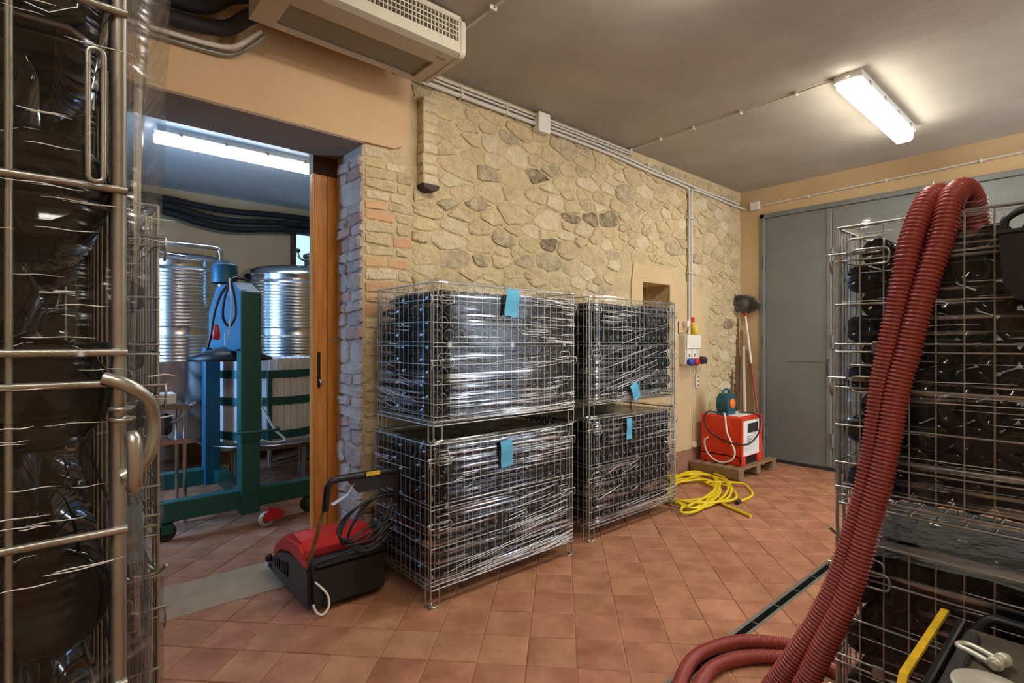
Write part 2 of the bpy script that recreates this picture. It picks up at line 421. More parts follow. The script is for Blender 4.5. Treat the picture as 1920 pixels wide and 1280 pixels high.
# smooth patch round the niche and sockets
poly = [(4.02, .24), (5.34, .24), (5.36, 1.2), (5.30, 1.86), (4.98, 1.98), (4.55, 2.06), (4.08, 2.07), (4.02, 1.95)]
mb = MB()
def patch(u0, u1, v0, v1): mb.box(u0, u1, WY - .014, WY + .004, v0, v1)
mb.prism([(4.02, .2), (NX0, .2), (NX0, 2.07), (4.06, 2.07), (4.03, 1.9)], 'y', WY - .014, WY + .004)
mb.prism([(NX0, NZ1), (NX1, NZ1), (NX1, 2.05), (NX0, 2.07)], 'y', WY - .014, WY + .004)
mb.prism([(NX1, .2), (5.33, .2), (5.35, 1.1), (5.31, 1.80), (5.1, 1.93), (NX1, 2.05)], 'y', WY - .014, WY + .004)
mb.prism([(NX0, .2), (NX1, .2), (NX1, NZ0), (NX0, NZ0)], 'y', WY - .014, WY + .004)
part('plaster_patch', mb, M['plaster_pale'], wall_left, label='smooth buff plaster patch round the niche')
part('plinth_band', MB().box(1.42, 5.38, WY - .018, WY + .004, 0, .235), M['plinth'], wall_left, label='brown painted plinth band')

# ---- stones -------------------------------------------------------------
def stone_mesh(poly, depth, toward, back=.006):
    """irregular stone: outline (u,v) list, proud by depth, with a worn rounded face; toward maps (u,v,h)->xyz"""
    n = len(poly); cu = sum(p[0] for p in poly) / n; cv = sum(p[1] for p in poly) / n
    vs = []
    for sc, h in ((1.0, -back), (.95, depth * .6), (.78, depth)):
        for u, v in poly:
            j = random.uniform(-.28, .28) * depth if h > 0 else 0
            vs.append(toward(cu + (u - cu) * sc, cv + (v - cv) * sc, h + j))
    vs.append(toward(cu, cv, depth * random.uniform(.9, 1.2)))
    fs = []
    for r in (0, 1):
        for i in range(n):
            j = (i + 1) % n
            fs.append((r * n + i, r * n + j, (r + 1) * n + j, (r + 1) * n + i))
    for i in range(n): fs.append((2 * n + i, 2 * n + (i + 1) % n, 3 * n))
    return vs, fs
def outline(u0, u1, v0, v1, ragged):
    w_, h_ = u1 - u0, v1 - v0; m = min(w_, h_)
    c = [m * random.uniform(.12, .38) * ragged for _ in range(8)]
    k = lambda a: random.uniform(-a, a) * m * ragged
    pts = [(u0 + c[0], v0 + k(.06)), ((u0 + u1) / 2 + k(.2), v0 + k(.08)), (u1 - c[1], v0 + k(.08)), (u1 + k(.05), v0 + c[2]), (u1 + k(.05), v1 - c[3]),
           (u1 - c[4], v1 + k(.06)), ((u0 + u1) / 2 + k(.25), v1 + k(.10)), (u0 + c[5], v1 + k(.06)), (u0 + k(.05), v1 - c[6]), (u0 + k(.05), v0 + c[7])]
    an = random.uniform(-.13, .13) * ragged; ca, sa = math.cos(an), math.sin(an); cu, cv = (u0 + u1) / 2, (v0 + v1) / 2
    return [(cu + (u - cu) * ca - (v - cv) * sa, cv + (u - cu) * sa + (v - cv) * ca) for u, v in pts]
stones = []                    # (outline, brick?)
random.seed(21)
# bricks and squared blocks beside the doorway, in courses
z = .26
while z < CZ - .06:
    h = random.choice([.058, .065, .075, .09]); x = DX1 + .006
    while x < 1.72:
        x2 = x + random.uniform(.12, .24)
        if x2 > 1.70: x2 = 1.74 + random.uniform(-.05, .03)
        g = random.uniform(.008, .016)
        stones.append((outline(x + g / 2, x2 - g / 2, z + g / 2, z + h - g / 2, .5), True)); x = x2
        if x > 1.66: break
    z += h
# rubble: cells round scattered centres, wider than high
AN = .52
seeds = []
def far(p, r): return all((p[0] - q[0]) ** 2 + (p[1] - q[1]) ** 2 > ((r + q[2]) * .5) ** 2 for q in seeds)
for rr_, tries in ((.15, 70), (.105, 700), (.08, 3500), (.058, 9000)):
    for _ in range(tries):
        p = (random.uniform(1.74, WX + .1) * AN, random.uniform(.15, CZ + .05))
        if far(p, rr_ * random.uniform(.92, 1.1)): seeds.append((p[0], p[1], rr_))
for i_, s in enumerate(seeds):
    pa_, pb_, pc_, pd_ = max(s[0] - .2, 1.742 * AN), min(s[0] + .2, (WX - .012) * AN), s[1] - .2, min(s[1] + .2, CZ - .014)
    if s[0] > pb_ or s[1] > pd_: continue
    poly = [(pa_, pc_), (pb_, pc_), (pb_, pd_), (pa_, pd_)]
    gap = random.uniform(.002, .0075)
    for k_, q in enumerate(seeds):
        dx_, dz_ = q[0] - s[0], q[1] - s[1]; dd = math.hypot(dx_, dz_)
        if k_ == i_ or dd > .4: continue
        nx_, nz_ = dx_ / dd, dz_ / dd; lim = dd * (.5 + .5 * (s[2] - q[2]) / (s[2] + q[2]) * .6) - gap
        out = []
        for a_, b_ in zip(poly, poly[1:] + poly[:1]):
            da = (a_[0] - s[0]) * nx_ + (a_[1] - s[1]) * nz_ - lim; db = (b_[0] - s[0]) * nx_ + (b_[1] - s[1]) * nz_ - lim
            if da <= 0: out.append(a_)
            if (da < 0) != (db < 0) and abs(da - db) > 1e-9:
                t_ = da / (da - db); out.append((a_[0] + (b_[0] - a_[0]) * t_, a_[1] + (b_[1] - a_[1]) * t_))
        poly = out
        if len(poly) < 3: break
    if len(poly) < 3: continue
    # round the corners and roughen
    rp = []
    for a_, b_ in zip(poly, poly[1:] + poly[:1]):
        l_ = math.hypot(b_[0] - a_[0], b_[1] - a_[1])
        if l_ < .012: rp.append(((a_[0] + b_[0]) / 2, (a_[1] + b_[1]) / 2)); continue
        for t_ in ((.2, .8) if l_ < .06 else (.15, .5, .85)): rp.append((a_[0] + (b_[0] - a_[0]) * t_, a_[1] + (b_[1] - a_[1]) * t_))
    rp = [(u / AN + random.uniform(-.009, .009), v + random.uniform(-.006, .006)) for u, v in rp]
    if len(rp) >= 5: stones.append((rp, False))
stones = [(min(p[0] for p in o_), max(p[0] for p in o_), min(p[1] for p in o_), max(p[1] for p in o_), bk_, o_) for o_, bk_ in stones]
def skip_stone(s):
    cx, cz = (s[0] + s[1]) / 2, (s[2] + s[3]) / 2
    if s[0] < 1.728 and s[3] > DZ - .005: return True
    if 1.735 < cx < 1.90 and 2.30 < cz < 2.93: return True           # brick pilaster stands here
    if s[1] > 4.01 and s[0] < 5.36 and cz < 2.10: return True         # plastered patch
    if s[3] > CZ - .005 or s[1] > WX - .002 or s[0] < DX1 + .002 or s[2] < .24: return True
    if not s[4] and s[0] < 1.72: return True
    if 1.5 < cx < 3.95 and cz < 1.30: return True                      # behind the stacked cages
    return False
vis = []
for s in stones:
    if skip_stone(s): continue
    p = proj(((s[0] + s[1]) / 2, WY, (s[2] + s[3]) / 2))
    vis.append(((s[1] - s[0]) * (s[3] - s[2]) / p[2] ** 2, s))
vis.sort(key=lambda q: -q[0])
tw = lambda u, v, h: (u, WY - h, v)
rest = MB()
for i, (_, s) in enumerate(vis):
    brick = s[4]
    pl_ = s[5]
    dep = random.uniform(.005, .010) if brick else random.uniform(.004, .017)
    vs, fs = stone_mesh(pl_, dep, tw)
    if i < 290:
        cz = (s[2] + s[3]) / 2
        r = random.random()
        if brick: k = 'brick_red' if (r < .5 and 1.5 < cz < 2.35) else ('stone_cream' if r < .75 else 'stone_buff')
        elif cz > 2.88: k = 'stone_grey' if r < .55 else 'stone_buff'
        else: k = 'stone_buff' if r < .58 else ('stone_cream' if r < .80 else ('stone_grey' if r < .95 else 'stone_dark'))
        part('brick' if brick else 'stone', MB().add(vs, fs), M[k], wall_left)
    else:
        rest.add(vs, fs)
if rest.v:
    o = part('small_stones', rest, M['stone_rest'], wall_left); o['kind'] = 'stuff'
# jamb of the doorway, rough blocks
random.seed(5)
wall_jamb = struct('wall_jamb', MB().box(DX1 - .006, DX1 + .01, WY + .004, WY2 - .02, 0, DZ - .014), M['jamb_stone'])
z = .01
tj = lambda u, v, h: (DX1 - .006 - h, u, v)
while z < DZ - .08:
    h = random.choice([.065, .07, .085, .11, .14]); y = WY - .012
    split = [1.0] if random.random() < .25 else [random.uniform(.35, .65)]
    ends = [WY - .012] + ([WY - .012 + (WY2 - .02 - WY) * split[0]] if split[0] < 1 else []) + [WY2 - .03]
    for a, b in zip(ends, ends[1:]):
        vs, fs = stone_mesh(outline(a + .004, b - .004, z + .003, z + h - .003, .9), random.uniform(.008, .026), tj)
        part('stone', MB().add(vs, fs), M['jamb_brick'] if random.random() < .22 else M['jamb_stone'], wall_jamb)
    z += h
# brick pilaster stub on the wall
pil = root('brick_pilaster', (1.83, WY - .05, 2.33), 'narrow whitewashed brick stub standing proud of the stone wall beside the doorway plaster', 'brick stub')
zz = 2.345
while zz < 2.89:
    h = random.uniform(.058, .07)
    dx = random.uniform(-.004, .004)
    part('brick', MB().box(1.775 + dx, 1.885 + dx, WY - .075 + random.uniform(-.004, .004), WY, zz, min(zz + h - .007, 2.90), .008), M['stone_cream'], pil)
    zz += h
part('mortar_core', MB().box(1.782, 1.878, WY - .066, WY, 2.345, 2.895), M['mortar'], pil)
part('iron_foot', MB().prism([(1.77, 2.345), (1.785, 2.32), (1.83, 2.305), (1.885, 2.318), (1.893, 2.345)], 'y', WY - .085, WY), M['iron'], pil, label='dark iron bracket under the stub')

# ---- floor tiles ----------------------------------------------------------
random.seed(11)
TA = math.radians(43.75); td = Vector((math.cos(TA), math.sin(TA), 0)); tn = Vector((-math.sin(TA), math.cos(TA), 0))
SD, SN = .2195, .2095
def tile_mb():
    a, b, bv = SD / 2 - .0022, SN / 2 - .0022, .0035
    vs = []
    for sa, sb, zz in ((a, b, -.012), (a, b, -.0025), (a - bv, b - bv, 0)):
        vs += [(-sa, -sb, zz), (sa, -sb, zz), (sa, sb, zz), (-sa, sb, zz)]
    fs = [(8, 9, 10, 11)]
    for r in (0, 4):
        for i in range(4): fs.append((r + i, r + (i + 1) % 4, r + 4 + (i + 1) % 4, r + 4 + i))
    return vs, fs
tvs, tfs = tile_mb()
tme = MB().add(tvs, tfs).mesh('tile'); tme.materials.append(M['tile'])
blocked = [(1.52, 2.45, 2.37, 2.92), (2.83, 3.68, 2.44, 2.92), (-1, .0, .5, 1.1), (-1, .1, 1.5, 2.1), (1.7, 2.25, -1.5, .40), (5.1, 5.75, 2.5, 2.95)]
tiles = []
for i in range(-50, 60):
    for j in range(-50, 60):
        c = td * (2.213 + (i + .5) * SD) + tn * (-.071 + (j + .5) * SN)
        inside = (X0 < c.x < WX - .02 and Y0 < c.y < WY + .12) or (R2X0 < c.x < R2X1 and WY + .12 <= c.y < R2Y1)
        if not inside: continue
        if c.y > WY and c.y < WY2 and not (DX0 < c.x < DX1): continue
        p = proj((c.x, c.y, 0))
        hidden = p is None or not (-60 < p[0] < 1980 and 600 < p[1] < 1370) or any(a < c.x < b and d < c.y < e for a, b, d, e in blocked)
        if c.y > 3.4 and p and not (270 < p[0] < 600): hidden = True
        if p and p[0] < 255 : hidden = True
        if p and p[0] > 1640 and c.x > 1.6: hidden = True
        tiles.append((1e9 if hidden else p[2], c))
tiles.sort(key=lambda q: q[0])
restt = MB()
for n_, (k, c) in enumerate(tiles):
    dz = random.uniform(-.0008, .0008); an = TA + random.choice([0, math.pi])
    if n_ < 298 and k < 1e8:
        o = bpy.data.objects.new('tile', tme); COL.objects.link(o); o.parent = floor
        o.location = Vector((c.x, c.y, dz)) - wloc(floor); o.rotation_euler = (0, 0, an)
    else:
        ca, sa = math.cos(TA), math.sin(TA)
        restt.add([(c.x + x * ca - y * sa, c.y + x * sa + y * ca, zz + dz) for x, y, zz in tvs], tfs)
o = part('floor_tiles', restt, M['tile_rest'], floor, nrm=False); o['kind'] = 'stuff'
# threshold strip and floor drain
struct('trim_threshold', MB().box(DX0, DX1 - .01, 3.03, 3.44, -.02, .003), M['threshold'])
dr = root('floor_drain', (2.2, 1.157, 0), 'narrow slotted steel drain channel set in the terracotta floor', 'floor drain')
x = 1.3
while x < 6.1:
    part('drain_segment', MB().box(x, x + .248, 1.122, 1.136, -.02, .003).box(x, x + .248, 1.168, 1.186, -.02, .003).box(x, x + .006, 1.136, 1.168, -.02, .0025), M['steel_dull'], dr)
    x += .25
part('slot', MB().box(1.3, 6.1, 1.135, 1.169, -.02, .0012), M['slot'], dr, label='drain slot, its shade coloured near-black')  # flush strip coloured black for the shade down the slot

# ---- grey steel doors ------------------------------------------------------
DRZ = 2.75
fr = MB()
fr.box(WX - .03, WX + .01, 2.665, 2.715, 0, DRZ + .05, .004).box(WX - .03, WX + .01, Y0 + .1, 2.715, DRZ, DRZ + .05, .004)
struct('trim_door_frame', fr, M['door_grey'])
leaves = [(2.66, 1.975), (1.965, 1.035), (1.025, .095), (.085, -.85)]
for n_, (a, b) in enumerate(leaves):
    d = struct('door_%d' % (n_ + 1), MB().box(WX - .018, WX + .005, b, a, .03, DRZ - .006, .003), M['door_grey'])
    d['label'] = ['narrow grey steel door leaf beside the leaning brooms', 'grey steel door leaf behind the right cage stack', 'grey steel door leaf hidden behind the red hose', 'last grey steel door leaf by the right wall'][n_]
    part('dark_sill', MB().box(WX - .03, WX, b, a, 0, .03), M['door_dark'], d)
    for hz in (.32, 1.35, 2.25):
        y = a + .004 if n_ == 0 else a + .0
        part('hinge', MB().tube([(WX - .036, y, hz - .07), (WX - .036, y, hz + .07)], .012, 10).box(WX - .026, WX - .016, y - .035, y + .035, hz - .05, hz + .05), M['door_grey'], d)
    part('stiffener', MB().box(WX - .028, WX - .016, b + .008, b + .05, .04, DRZ - .01, .003), M['door_grey'], d)
    for rz in (.25, .95, 1.65, 2.4):
        for ry in (a - .09, b + .09):
            part('rivet', MB().lathe([(.007, 0), (.006, -.004), (0, -.005)], (WX - .018, ry, rz), 'x', 8), M['door_grey'], d)
    if n_ == 0:
        part('handle', MB().tube(catmull([(WX - .02, b + .03, 1.16), (WX - .055, b + .03, 1.14), (WX - .055, b + .03, 1.02), (WX - .02, b + .03, 1.0)], 5), .008, 8), M['door_dark'], d)
        part('seam', MB().box(WX - .0195, WX - .017, b + .05, a - .22, 1.128, 1.132), M['door_dark'], d)
# ================================================================== cages
CW, CD, CH = 1.05, .60, .825
LEV = [.135, .20, .30, .40, .495, .515, .62, .735]
def rect_loop(mb, x0, x1, z0, z1, y, r, n=6, rad=.012):
    pts = []
    for cx, cz, a0 in ((x1 - rad, z1 - rad, 0), (x0 + rad, z1 - rad, 90), (x0 + rad, z0 + rad, 180), (x1 - rad, z0 + rad, 270)):
        for k in range(3):
            a = math.radians(a0 + 45 * k); pts.append((cx + rad * math.cos(a), y, cz + rad * math.sin(a)))
    mb.tube(pts, r, n, closed=True)
def cage(loc, rz, label, near, folds, film='film', bulge=0.0, bare_right=False, top_film=False, w=CW, d=CD, seed=0, group='stacked wire cages'):
    random.seed(100 + seed)
    rt = root('wire_cage', loc, label, 'cage', group, rz)
    ns = 10 if near else 5
    rv, rh, rc = (.0022, .0026, .0042)
    fm = MB()
    # corner posts (pairs of rods) and rims
    for cx, cy in ((0, 0), (w, 0), (0, d), (w, d)):
        sx = .022 if cx == 0 else -.022; sy = .022 if cy == 0 else -.022
        fm.rod((cx, cy, .09), (cx, cy, CH), rc, ns); (None if bare_right and cx else fm.rod((cx + sx, cy, .09), (cx + sx, cy, CH - .02), .003, ns)); fm.rod((cx, cy + sy, .09), (cx, cy + sy, CH - .02), .003, ns)
    for zz, r in ((.09, .0042), (.112, .0042), (CH, .0042)):
        fm.rod((0, 0, zz), (w, 0, zz), r, ns); fm.rod((0, d, zz), (w, d, zz), r, ns); fm.rod((0, 0, zz), (0, d, zz), r, ns); fm.rod((w, 0, zz), (w, d, zz), r, ns)
    part('frame', fm, M['steel'], rt, True, nrm=False)
    # front wires
    nx = 19; xs = [w * (i + 1) / (nx + 1) for i in range(nx)]
    nz = .004
    if near:
        vm = MB().rod((0, 0, .10), (0, 0, CH), .0021, 8).mesh('wire'); vm.materials.append(M['steel'])
        hm = MB().rod((-.004, 0, 0), (w + .004, 0, 0), .0026, 8).mesh('wire'); hm.materials.append(M['steel'])
        for x in xs:
            o = bpy.data.objects.new('wire', vm); COL.objects.link(o); o.parent = rt; o.location = (x, 0, 0)
        for i, zz in enumerate(LEV):
            o = bpy.data.objects.new('wire', hm); COL.objects.link(o); o.parent = rt; o.location = (0, -nz, zz)
    else:
        up = MB(); lo_ = MB()
        for x in xs: lo_.rod((x, 0, .09), (x, 0, .495), rv, ns); up.rod((x, 0, .515), (x, 0, CH), rv, ns)
        for zz in LEV: (up if zz >= .51 else lo_).rod((-.004, -nz, zz), (w + .004, -nz, zz), rh, ns)
        part('upper_gate', up, M['steel'], rt, True, nrm=False); part('lower_gate', lo_, M['steel'], rt, True, nrm=False)
    for sx, nm in ((0, 'side_panel'), (w, 'side_panel')):
        sp = MB(); ny = 11
        for i in range(ny): y = d * (i + 1) / (ny + 1); sp.rod((sx, y, .09), (sx, y, CH), rv, ns)
        for zz in LEV: sp.rod((sx, -.002, zz + .004), (sx, d, zz + .004), rh, ns)
        part(nm, sp, M['steel'], rt, True, nrm=False)
    bp = MB()
    for x in xs: bp.rod((x, d, .09), (x, d, CH), rv, 4)
    for zz in LEV: bp.rod((0, d, zz), (w, d, zz), rh, 4)
    part('back_panel', bp, M['steel'], rt, True, nrm=False)
    bs = MB()
    for x in xs: bs.rod((x, 0, .092), (x, d, .092), .0026, 4)
    for i in range(7): y = d * (i + 1) / 8; bs.rod((0, y, .094), (w, y, .094), .003, 4)
    part('base_grid', bs, M['steel'], rt, True, nrm=False)
    # hinge clips on the mid rods, latches, hooks
    for hx in (.09, .5, .91):
        part('hinge_clip', MB().box(w * hx - .014, w * hx + .014, -.010, -.001, .488, .522, .003), M['steel_dull'], rt, True)
    for side in ((0,) if bare_right else (0, 1)):
        for zz in (.755, .425):
            lt = MB()
            a, b = (.035, .12) if side == 0 else (w - .12, w - .035)
            rect_loop(lt, a, b, zz - .035, zz + .005, -.012, .0031, ns); rect_loop(lt, a - .012, b - .012, zz - .004, zz + .035, -.009, .0028, ns)
            lt.rod((-.02 if side == 0 else w + .02, -.006, zz), (a + .03 if side == 0 else b - .03, -.006, zz), .0031, ns)
            e = -.014 if side == 0 else w + .014
            lt.tube(catmull([(e, -.006, zz), (e * 1.0, -.012, zz - .02), (e, -.006, zz - .04), (e, .004, zz - .05)], 4), .0031, ns)
            part('latch', lt, M['steel'], rt, True, nrm=False)
    for cx, cy in ((0, 0), (w, 0), (0, d), (w, d)):
        ft = MB(); sx = .05 if cx == 0 else -.05; sy = .05 if cy == 0 else -.05
        ft.tube(catmull([(cx, cy, .11), (cx, cy, .02), (cx + sx * .2, cy, .004), (cx + sx * .8, cy, .004), (cx + sx, cy, .02), (cx + sx, cy, .11)], 4), .0042, ns)
        ft.tube(catmull([(cx, cy, .11), (cx, cy, .02), (cx, cy + sy * .2, .004), (cx, cy + sy * .8, .004), (cx, cy + sy, .02), (cx, cy + sy, .11)], 4), .0042, ns)
        ft.tube(catmull([(cx - sx * .3, cy - sy * .3, .022), (cx, cy, .006), (cx + sx * .35, cy + sy * .35, .02)], 4), .004, ns)
        part('foot', ft, M['steel'], rt, True, nrm=False)
    # stretch film round the four sides
    off = .016; per = []
    def seg(p, q, n, nrm_):
        for i in range(n): t = i / n; per.append((p[0] + (q[0] - p[0]) * t, p[1] + (q[1] - p[1]) * t, nrm_))
    c = .03
    seg((c, -off), (w - c, -off), 16, (0, -1)); seg((w - c, -off), (w + off, c), 3, (.7, -.7))
    seg((w + off, c), (w + off, d - c), 10, (1, 0)); seg((w + off, d - c), (w - c, d + off), 3, (.7, .7))
    seg((w - c, d + off), (c, d + off), 12, (0, 1)); seg((c, d + off), (-off, d - c), 3, (-.7, .7))
    seg((-off, d - c), (-off, c), 10, (-1, 0)); seg((-off, c), (c, -off), 3, (-.7, -.7))
    nzr = 44; vs = []; np_ = len(per)
    for k in range(nzr + 1):
        zz = .105 + (CH - .085) * k / nzr
        for x, y, (ax, ay) in per:
            dsp = .004 * mnoise.noise(Vector((x * 2 + seed, y * 2, zz * 22))) + .003 * mnoise.noise(Vector((x * 7, y * 7 + seed, zz * 7)))
            if bulge and ax > .3:
                yy = min(max(y, 0), .3) / .3
                dsp += bulge * math.sin(math.pi * min(1, .18 + yy * .8)) * (.55 + .45 * math.sin(zz * 9 + 1.0)) * ax
            top = max(0, (k - nzr + 2) / 2)
            vs.append((x + ax * (dsp - .02 * top), y + ay * (dsp - .02 * top), zz))
    fs = []
    for k in range(nzr):
        for i in range(np_):
            j = (i + 1) % np_
            fs.append((k * np_ + i, k * np_ + j, (k + 1) * np_ + j, (k + 1) * np_ + i))
    part('stretch_film', MB().add(vs, fs, True), M[film], rt, True, label='clear stretch film wrapped round the cage', nrm=False)
    if top_film:
        nx_, ny_ = 14, 8; vs = []
        for i in range(nx_ + 1):
            for j in range(ny_ + 1): vs.append((w * i / nx_, d * j / ny_, CH - .012 + .010 * mnoise.noise(Vector((i * .6 + seed, j * .7, 1.7))) - .008))
        part('top_film', MB().add(vs, [(i * (ny_ + 1) + j, (i + 1) * (ny_ + 1) + j, (i + 1) * (ny_ + 1) + j + 1, i * (ny_ + 1) + j + 1) for i in range(nx_) for j in range(ny_)], True), M['dark_sheet'], rt, True, label='dark plastic sheet over the bottles', nrm=False)
    # drawn-out film folds, coloured white for their highlight streaks
    if folds:
        fo = MB()
        for (a0, a1, z0, z1, n_, slope, face) in folds:
            for _ in range(n_):
                a = random.uniform(a0, a1); L = random.uniform(.25, .8) * (a1 - a0); zz = random.uniform(z0, z1); sl = slope + random.uniform(-.015, .015)
                b = min(a + L, a1 + .04); wd = random.uniform(.0008, .0024) if not near else random.uniform(.0002, .0005) * (2.2 if rz else 1)
                pts = []
                for q in range(6):
                    t = q / 5; s_ = a + (b - a) * t; h_ = zz + (s_ - a) * sl + (.002 if not near else .0004) * math.sin(t * 7 + _)
                    pts.append((s_, -off - .005, h_) if face == 'f' else ((-off - .005, s_, h_) if face == 'l' else (w + off + .005, s_, h_)))
                fo.tube(pts, [wd * .3, wd, wd, wd, wd, wd * .3], 4)
        part('fold_highlights', fo, M['fold'], rt, True, label='film folds with white-coloured highlight streaks', nrm=False)['kind'] = 'stuff'
    return rt

F_up1 = [(.58, 1.0, .50, .80, 46, -.05, 'f'), (.70, 1.0, .13, .30, 16, .08, 'f'), (.05, 1.0, .10, .15, 12, .03, 'f'), (.30, .95, .22, .42, 8, .07, 'f'), (.18, .42, .30, .79, 20, .05, 'l'), (.05, .55, .10, .30, 12, .15, 'l')]
F_lo1 = [(.45, 1.0, .66, .80, 22, .0, 'f'), (.45, .95, .22, .46, 26, .10, 'f'), (.05, 1.0, .09, .2, 20, .10, 'f'), (.02, .2, .56, .80, 10, .1, 'f'), (.05, .55, .3, .75, 8, -.05, 'l')]
F_up2 = [(.03, .5, .60, .80, 24, -.02, 'f'), (.05, .75, .13, .45, 20, .22, 'f'), (.0, .35, .09, .16, 16, .05, 'f'), (.2, .9, .40, .62, 5, .2, 'f')]
F_lo2 = [(.05, .5, .25, .50, 7, .25, 'f'), (.0, 1.0, .55, .81, 9, .0, 'f'), (.1, 1.0, .1, .2, 8, .05, 'f')]
F_nearL = [(.985, 1.03, .38, .80, 44, .0, 'f')]
F_right = [(.0, .30, .60, .82, 18, .0, 'f'), (.10, .45, .13, .60, 30, .0, 'f'), (.0, .2, .1, .2, 8, .0, 'f')]
F_right_lo = [(.0, .45, .45, .80, 22, .0, 'f'), (.0, .4, .2, .4, 10, .0, 'f')]
cages = []
def C(loc, rz, label, near, folds, **k):
    o = cage(loc, rz, label, near, folds, **k); cages.append(o); return o
C((1.452, 2.285, 0), 0, 'film-wrapped wire cage on the floor under another, nearest the doorway, with a taped blue tag', False, F_lo1, film='film_tilt', seed=1, top_film=True)
C((1.475, 2.295, .828), 0, 'film-wrapped wire cage stacked on top nearest the doorway, blue tag tied at its top rim', False, F_up1, seed=2)
C((2.735, 2.345, 0), 0, 'film-wrapped wire cage on the floor beside the yellow hose, under another cage', False, F_lo2, film='film_tilt', seed=3, top_film=True)
C((2.752, 2.36, .828), 0, 'film-wrapped wire cage on top of the stack nearest the socket box', False, F_up2, film='film_tilt', seed=4)
C((.035 - CW, .43, 0), 0, 'lower wire cage of the stack close at the left edge of the picture', False, None, seed=5)
C((.035 - CW, .43, .828), 0, 'large film-wrapped wire cage close up, filling the left edge of the picture', True, F_nearL, film='film_near', bulge=.022, bare_right=True, seed=6)
C((.185 - CW, 1.42, 0), 0, 'lower wire cage of the second stack at the left, in front of the doorway', False, None, seed=7)
C((.185 - CW, 1.42, .828), 0, 'upper wire cage at the left whose corner shows before the steel tank', False, [(.85, 1.04, .3, .8, 18, -.02, 'f')], seed=8)
C((1.60, .50, 0), -math.pi / 2, 'lower wire cage at the right behind the yellow-edged machine', True, F_right_lo, seed=9, top_film=True)
C((1.60, .50, .828), -math.pi / 2, 'upper wire cage at the right with the red hose hung over it', True, F_right, film='film_near', seed=10)

# ---- bottles ---------------------------------------------------------------
prof = [(0.0, .012), (.022, .008), (.033, 0), (.0375, .006), (.0375, .19), (.032, .215), (.016, .242), (.0145, .295), (.0, .297)]
def bottle_mb(n, axis):
    m = MB(); m.lathe(prof, (0, 0, 0), axis, n); return m
bm_y = bottle_mb(14, 'y').mesh('wine_bottle'); fix_normals(bm_y); bm_y.materials.append(M['bottle'])
bm_x = bottle_mb(14, 'x').mesh('wine_bottle'); fix_normals(bm_x); bm_x.materials.append(M['bottle'])
low_y = bottle_mb(9, 'y'); low_x = bottle_mb(9, 'x')
specs = [(0, 'y', 'dark bottle lying in the lower far cage nearest the doorway'), (1, 'y', 'dark bottle lying in the upper far cage nearest the doorway'),
         (2, 'y', 'dark bottle lying in the lower far cage beside the yellow hose'), (3, 'y', 'dark bottle lying in the upper far cage beside the socket box'),
         (5, 'y', 'dark bottle lying in the close-up cage at the left edge'), (7, 'y', 'dark bottle lying in the upper cage before the steel tank'), (6, 'y', 'dark bottle lying in the lower cage of the second left stack'),
         (8, 'x', 'dark bottle lying in the lower right cage behind the yellow-edged machine'), (9, 'x', 'dark bottle lying in the upper right cage behind the red hose')]
cand = []
ORD = ['first', 'second', 'third', 'fourth', 'fifth', 'sixth', 'seventh', 'eighth', 'ninth', 'tenth', 'eleventh', 'twelfth', 'thirteenth']
WHERE = {0: 'lower far cage nearest the doorway', 1: 'upper far cage nearest the doorway', 2: 'lower far cage beside yellow hose', 3: 'upper far cage beside socket box', 5: 'close-up cage at left edge', 6: 'lower cage of second left stack', 7: 'upper cage before steel tank', 8: 'lower right cage behind machine', 9: 'upper right cage behind red hose'}
SPX, SPZ = .0765, .0672
random.seed(3)
for ci, ax, lab in specs:
    L = Vector(cages[ci].location)
    for row in range(10):
        for colm in range(13):
            lx = .042 + (.0382 if row % 2 else 0) + (.013 if ci == 5 else 0) + colm * SPX; lz = .152 + row * SPZ
            if lx > CW - .037: continue
            for layer in (0, 1):
                ly = (.012 if ci == 5 else .028) + random.uniform(0, .008) + layer * .27
                if layer == 1 and not (colm == 0 or row == 9 or colm >= 11 or ci in (5, 6, 7)): continue
                if ax == 'y': p = (L.x + lx, L.y + ly, L.z + lz)
                else: p = (L.x + ly, L.y - lx, L.z + lz)
                pr = proj(p)
                seen = layer == 0 and pr is not None and -20 < pr[0] < 1940 and -20 < pr[1] < 1300
                if ci in (6, 7) and pr and pr[0] < 262: seen = False
                if ci == 5 and not seen and lx < CW - .35: continue
                if ci in (6, 7) and lx < CW - .45: continue
                cn = (12 - colm) if ci in (5, 6, 7) else colm
                cand.append((pr[2] if seen else 1e9, p, ax, 'dark bottle, %s row down, %s from the %s, %s' % (ORD[9 - row], ORD[cn], 'right' if ci in (5, 6, 7) else 'left', WHERE[ci]), ci))
cand.sort(key=lambda q: q[0])
restb = MB(); cnt = 0
for k, p, ax, lab, ci in cand:
    if k < 1e8 and cnt < 300:
        o = bpy.data.objects.new('wine_bottle', bm_y if ax == 'y' else bm_x); COL.objects.link(o); o.location = p
        tag(o, lab, 'bottle', 'bottles in the ' + WHERE[ci]); cnt += 1
    else:
        src = low_y if ax == 'y' else low_x
        restb.add([(x + p[0], y + p[1], z_ + p[2]) for x, y, z_ in src.v], src.f, True)
single('wine_bottles', restb, M['bottle'], 'remaining dark bottles packed deep in the wire cages', 'bottles', None, 'stuff')

